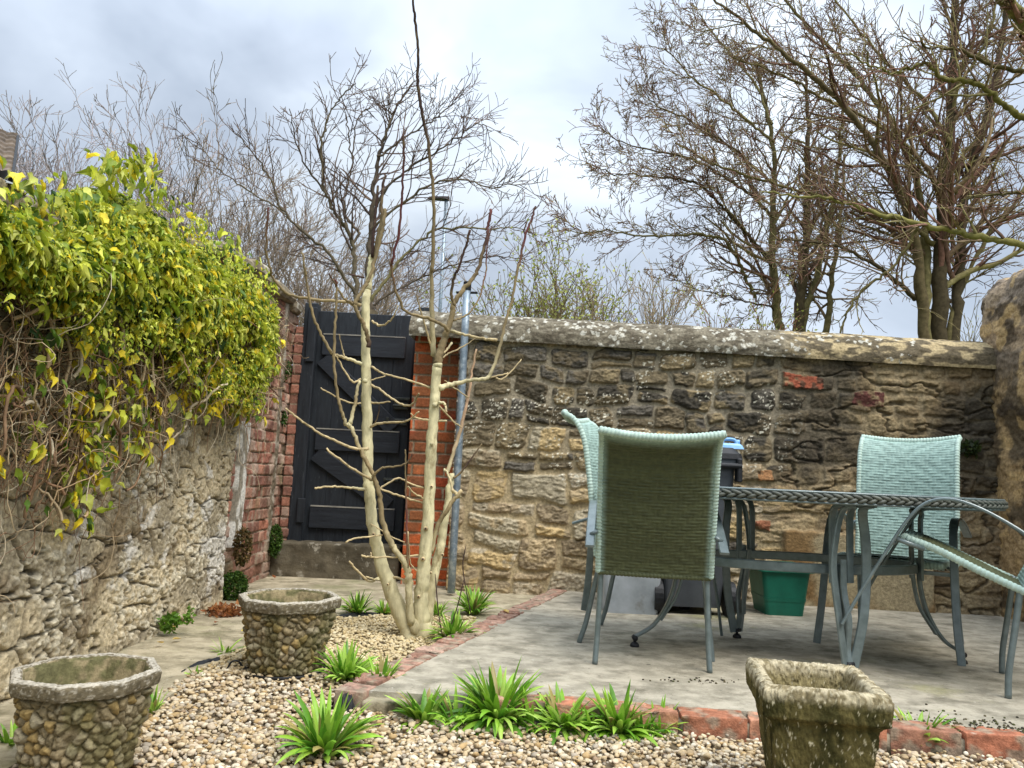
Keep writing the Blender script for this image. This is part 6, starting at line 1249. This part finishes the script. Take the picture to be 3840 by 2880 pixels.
def tree_right_three():
    T = Twigs(53); Y = 8.6
    tr = c2(2650, 1300, Y + .3); T.limb([foot(tr), tr, c2(2560, 700, Y + .3), c2(2420, 300, Y + .2), c2(2240, 130, Y), c2(2120, -20, Y - .1), c2(2050, -160, Y - .2)], 0.17, 0.05, CF, 10, 1.0, np.array((-.3, 0, .1)), .4)
    for pts, r0, r1, dy, kids, L, b in [([(2600, 1260), (2400, 1160), (2212, 1105), (2050, 1075), (1900, 1040), (1740, 1005), (1560, 965), (1420, 920), (1300, 895), (1150, 880), (1020, 860)], .052, .009, .3, 30, .9, (-.25, 0, .2)),
                                        ([(2520, 760), (2350, 620), (2212, 530), (2120, 470), (2030, 400), (1950, 362), (1880, 365), (1820, 335), (1770, 290), (1700, 300), (1620, 330), (1540, 300), (1420, 240)], .042, .008, -.2, 30, .9, (-.25, 0, .2)),
                                        ([(1740, 1010), (1700, 1090), (1600, 1230), (1500, 1290), (1420, 1400), (1380, 1500)], .02, .012, .2, 10, .7, (-.1, 0, .1)),
                                        ([(2400, 400), (2250, 330), (2080, 300), (1930, 230), (1800, 210), (1640, 160)], .035, .008, -.2, 20, .8, (-.2, 0, .2)),
                                        ([(2500, 1000), (2350, 900), (2200, 870), (2060, 880), (1920, 900)], .03, .008, -.3, 16, .8, (-.2, 0, .2))]:
        T.limb(traced(c2, pts, Y, dy), r0, r1, CF, int(kids * .7), L * .9, np.array(b), .25, 2)
    T.build('bare_tree', 'nearer bare tree whose thick mossy limbs reach in from the right edge over the wall', 'tree', [lin(112, 106, 58), lin(92, 84, 52), lin(124, 118, 70)], BROWN, 'bare trees beyond the garden walls', root_at=foot(tr))
def tree_centre():
    T = Twigs(54); Y = 10.5; cf = dict(CF, up=[.1, .3, .5, .7], n=[8, 7, 5, 4], wob=0.13, rmin=0.0036)
    f_ = c1p(1085, 1620, Y); T.limb([foot(f_), f_], .13, .11, cf, 0, 1)
    for pts, r0, r1, dy, kids, L, b in [([(1085, 1620), (1080, 1450), (1088, 1250), (1100, 1100), (1112, 950), (1128, 820), (1160, 720), (1200, 620), (1260, 500), (1340, 400)], .09, .010, .3, 22, 1.5, None),
                                        ([(1020, 1600), (1010, 1420), (1000, 1265), (955, 1160), (900, 1090), (860, 1000), (842, 880), (838, 760), (860, 660), (890, 560), (960, 480), (1015, 430)], .065, .008, -.5, 22, 1.2, (0, 0, .2)),
                                        ([(1000, 1265), (1030, 1200), (980, 1140), (955, 1060), (970, 960), (1000, 840), (980, 700), (960, 600)], .04, .009, .2, 14, 1.1, None),
                                        ([(1060, 1600), (960, 1440), (860, 1300), (720, 1180), (620, 1060), (560, 900), (480, 800), (400, 690)], .05, .007, -.6, 20, 1.2, (-.2, 0, .25)),
                                        ([(780, 1230), (640, 1100), (480, 1000), (330, 900), (240, 800), (197, 715)], .025, .005, -.3, 12, 1.0, (-.2, 0, .25)),
                                        ([(860, 1000), (760, 860), (700, 720), (672, 570)], .028, .006, -.3, 12, .9, (-.1, 0, .25)),
                                        ([(1100, 1100), (1200, 950), (1330, 850), (1450, 780), (1560, 700), (1650, 640), (1720, 680)], .04, .006, -.4, 20, 1.2, (.25, 0, .2)),
                                        ([(1095, 1180), (1250, 1060), (1400, 960), (1560, 930), (1700, 970), (1820, 960), (1900, 950)], .04, .005, -.6, 24, 1.1, (.25, 0, .12)),
                                        ([(1090, 1560), (1180, 1440), (1290, 1300), (1420, 1200), (1560, 1180), (1700, 1190), (1820, 1180), (1930, 1200)], .05, .005, .5, 26, 1.1, (.25, 0, .1)),
                                        ([(1128, 820), (1260, 720), (1380, 640), (1490, 560), (1610, 430)], .035, .006, .3, 18, 1.1, (.2, 0, .3)),
                                        ([(1090, 1590), (1230, 1500), (1400, 1420), (1600, 1350), (1780, 1330), (1930, 1350)], .035, .005, .8, 22, 1.0, (.2, 0, .1)),
                                        ([(1160, 720), (1200, 620), (1190, 540), (1280, 430)], .03, .006, .2, 12, 1.0, (.1, 0, .3)), ([(1000, 840), (1020, 640), (1080, 560), (1165, 540)], .022, .006, .3, 10, .8, (.1, 0, .3))]:
        T.limb(traced(c1p, pts, Y, dy), r0 * .52, r1 * .9, cf, int(kids * 1.1), L * .72, None if b is None else np.array(b), .15, 2 if L < 1.6 else 1)
    T.build('bare_tree', 'bare spreading tree directly behind the dark gate with windswept twigs on both sides', 'tree', [lin(104, 94, 76), lin(90, 80, 68), lin(118, 110, 76)], [lin(104, 88, 80), lin(118, 100, 88), lin(92, 78, 72)], 'bare trees beyond the garden walls', root_at=foot(f_))
def bush(name, label, cu, base_v, top_v, half, Y, nst, seed, col, tcol, leaf=None, ry=1.2, rs=.02, lv=4, kids=(12, 5, 3), spread=1.0, group=None):
    """many stems fanning up from one stool"""
    T = Twigs(seed); rg = T.rg; bp = Pv(cu, base_v, Y); ft = foot(bp); topz = Pv(cu, top_v, Y)[2]; hw = half * K * Y / F
    cf = dict(CF, lv=lv, n=[kids[0], kids[1], kids[2], 3], up=[.2, .3, .4, .5], ang=(16, 42), lr=[.42, .5, .5, .5], rmin=0.0034 * Y / 11)
    for i in range(nst):
        t = (i + rg.random()) / nst * 2 - 1; h = (topz - ft[2]) * math.sqrt(max(0.15, 1 - 0.75 * t * t)) * rg.uniform(0.75, 1.02); d = np.array([t * hw * spread / h, rg.normal(0, 0.25), 1.0]); T.grow(ft + np.array([t * hw * 0.45, rg.normal(0, ry * 0.2), 0]), d, h, rs * rg.uniform(0.7, 1.2), 0, cf)
    def lf(s):
        tips = np.concatenate([q[1:] for q, r in s.twigs]); k = rg.random(len(tips)) < leaf[1]; tips = tips[k]; n = len(tips); Tm = np.array([(0, 0, 0), (-.3, .5, .05), (0, 1, 0), (.3, .5, .05)])
        v, f, c = scatter(Tm, [np.array([[0, 3, 2, 1]])], tips + rg.normal(0, .02, (n, 3)), rotmats(rg, n) * leaf[2], np.array(leaf[0])[rg.integers(0, len(leaf[0]), n)] * rg.uniform(.8, 1.2, (n, 1))); return mesh('young_leaves', v, f, M_leaf, None, False, c)
    T.build(name, label, 'shrub' if leaf or 'shrub' in name else 'tree', col, tcol, group, lf if leaf else None, root_at=ft)
tree_right_one(); tree_right_two(); tree_right_three(); tree_centre()
GB = 'bare trees beyond the garden walls'
bush('bare_tree', 'broad dense fan of fine bare branches behind the brick wall, left of the gate', 575, 660, 365, 190, 15, 36, 61, [lin(126, 116, 94), lin(112, 102, 84)], [lin(140, 124, 108), lin(126, 112, 98), lin(156, 142, 122)], kids=(14, 6, 3), group=GB, spread=1.25, rs=.019)
bush('bare_tree', 'far pale bare trees massed behind the ivy at the left, with faint pinkish twigs', 190, 520, 258, 230, 24, 36, 62, [lin(150, 142, 138), lin(136, 128, 124)], [lin(164, 152, 152), lin(150, 142, 140), lin(176, 164, 158)], kids=(14, 6, 3), group=GB, spread=1.2, rs=.022)  # far haze put into the bark colours: lighter and pinkish
YG = [lin(168, 176, 82), lin(150, 162, 70), lin(188, 192, 110)]
bush('budding_shrub', 'shrub just breaking into yellow green leaf behind the stone wall, right of the galvanised post', 1175, 690, 572, 120, 10, 34, 63, [lin(120, 108, 84)], [lin(140, 122, 98), lin(126, 112, 84)], (YG, .55, .05), kids=(11, 5, 2), lv=3, rs=.012, group='budding shrubs behind the stone wall')
bush('budding_shrub', 'pale bare twiggy shrub left of the slim trunks behind the stone wall', 1395, 705, 588, 85, 10.5, 24, 64, [lin(140, 126, 102)], [lin(156, 138, 112), lin(138, 122, 100)], (YG, .12, .035), kids=(10, 5, 2), lv=3, rs=.014, group='budding shrubs behind the stone wall')
bush('budding_shrub', 'low leafing scrub under the slim trunks behind the stone wall', 1600, 715, 655, 130, 11, 22, 65, [lin(128, 116, 84)], [lin(140, 120, 92), lin(150, 108, 84)], (YG, .5, .045), kids=(9, 4, 2), lv=3, rs=.009, group='budding shrubs behind the stone wall')
bush('budding_shrub', 'thin scrub between the mossy trunk cluster and the right wall', 2090, 740, 660, 60, 11, 10, 66, [lin(120, 112, 74)], [lin(130, 118, 84)], (YG, .14, .03), kids=(7, 4, 2), lv=3, rs=.008, group='budding shrubs behind the stone wall')

# ------------------------------------------------------------ street lamp and the house far left
lp = Pv(952, 690, 22.0); lp[2] = -0.1 + 1.3; lt = Pv(964, 432, 22.0)
lampo = empty('street_lamp', (lt[0], lt[1], lp[2])); tag(lampo, 'grey street lamp with a flat head behind the bare tree beyond the gate', 'street lamp')
under(MB().tube([(lt[0], lt[1], lp[2]), (lt[0], lt[1], lp[2] + 1.2)], 0.075, 12).tube([(lt[0], lt[1], lp[2] + 1.2), (lt[0], lt[1], lt[2])], 0.052, 12).build('pole', M_galv, None, True), lampo)
hb = MB(); pr = [(-0.56, .02, .0), (-0.50, .09, .03), (-0.1, .13, .05), (0.06, .10, .06), (0.10, .05, .05)]
V = []; 
for (x, wd, h) in pr:
    for (sy, zz) in ((-1, -0.03), (1, -0.03), (0.75, h), (-0.75, h)): V.append((lt[0] + x, lt[1] + sy * wd, lt[2] + 0.03 + zz))
idx = np.arange(20).reshape(5, 4); ix = np.concatenate([idx, idx[:, :1]], 1); hb.add(np.array(V), [quads(ix), idx[0][None, ::-1], idx[-1][None]]); under(hb.build('lamp_head', M_iron), lampo)

def house():
    Y = 15.0; x1 = Pv(31, 385, Y)[0]; zr = Pv(20, 299, Y + 1.5)[2]; ze = Pv(20, 385, Y)[2]; zb = -0.1 + 1.25
    r = empty('house', (x1, Y, zb)); tag(r, 'house with a brown pantiled roof and white gutter at the left edge above the ivy', 'house')
    M_render = mat('house_render', lin(150, 146, 138), lin(120, 116, 110), 3, 0.95); M_tile = mat('pantiles', attr=True, scale=12, var=0.3, rough=0.9); M_white = mat('white_board', lin(228, 230, 232), lin(212, 214, 216), 5, 0.5)
    under(MB().box((x1 - 3.15, Y + 1.75, (zb + ze) / 2), (5.9, 3.0, ze - zb)).build('wall', M_render), r)
    nu, nv = 260, 70; u = np.linspace(0, 6.3, nu); v = np.linspace(0, 1, nv * 2 + 1); U, Vv = np.meshgrid(u, v, indexing='ij'); rows = 9
    hgt = 0.045 * np.abs(np.sin(U * math.pi / 0.23)) + 0.05 * (1 - np.mod(Vv * rows, 1)); y = Y - 0.15 + Vv * 1.9; z = ze + Vv * (zr - ze) + hgt
    ci = _hash(np.floor(U / 0.23), np.floor(Vv * rows), 3); col = mixc(np.broadcast_to(lin(84, 74, 64), U.shape + (3,)), np.broadcast_to(lin(122, 108, 94), U.shape + (3,)), ci)
    idx = np.arange(U.size).reshape(U.shape); Vt = np.stack([x1 - U, y, z], -1); back = Vt.copy(); back[..., 1] = 2 * (Y + 1.75) - back[..., 1]; back[..., 1] += 0.0
    n0 = U.size; o = mesh('roof', np.concatenate([Vt.reshape(-1, 3), back.reshape(-1, 3)]), [quads(idx), quads(idx)[:, ::-1] + n0], M_tile, None, False, np.concatenate([col.reshape(-1, 3)] * 2)); under(o, r)
    g = np.array([[x1 - .12, Y + .25, ze - .1], [x1 - .12, Y + 3.25, ze - .1], [x1 - .12, Y + 1.75, zr - .12], [x1 - .3, Y + .25, ze - .1], [x1 - .3, Y + 3.25, ze - .1], [x1 - .3, Y + 1.75, zr - .12]])
    under(mesh('gable', g, [np.array([[0, 1, 2], [5, 4, 3]]), np.array([[0, 2, 5, 3], [2, 1, 4, 5]])], M_render), r)
    under(MB().bar((x1 - .03, Y - .2, ze - 0.02), (x1 - .03, Y + 1.75, zr - .02), 0.16, 0.05, (0, 0, 1)).bar((x1 - .03, Y + 3.65, ze - 0.02), (x1 - .03, Y + 1.80, zr - .02), 0.16, 0.05, (0, 0, 1)).build('bargeboard', M_iron), r)
    r.rotation_euler = (0, 0, math.atan2(-x1, Y))
    a = Pv(-60, 372, 11.5); b_ = Pv(72, 424, 10.2); zt = (a[2] + b_[2]) / 2
    r2 = empty('house_extension', (a[0], 11, zb)); tag(r2, 'low building with a sloping white gutter board rising just behind the ivy top', 'building')
    under(MB().bar(a, b_, 0.14, 0.06, (0, 0, 1)).build('white_board', M_white), r2)
    dn = np.array([0, 0.05, -0.09]); q = [a + dn, b_ + dn]; h_ = a[2] - zb
    Vw = np.array([q[0], q[1], q[1] * [1, 1, 0] + [0, 0, zb], q[0] * [1, 1, 0] + [0, 0, zb]]); Vb = Vw + np.array([-.6, 1.6, 0]); k = np.concatenate([Vw, Vb])
    under(mesh('wall', k, np.array([[0, 1, 2, 3], [7, 6, 5, 4], [0, 4, 5, 1], [1, 5, 6, 2], [3, 2, 6, 7], [0, 3, 7, 4]]), M_render), r2)
    up_ = np.array([-.45, 1.4, 0.42]); k = np.array([a + [0, 0, .08], b_ + [0, 0, .08], b_ + up_, a + up_]); k = np.concatenate([k, k - [0, 0, .05]])
    under(mesh('roof', k, np.array([[0, 1, 2, 3], [7, 6, 5, 4], [0, 4, 5, 1], [1, 5, 6, 2], [3, 2, 6, 7], [0, 3, 7, 4]]), mat('dark_felt', lin(70, 70, 72), lin(54, 54, 58), 8, 0.9)), r2)
house()
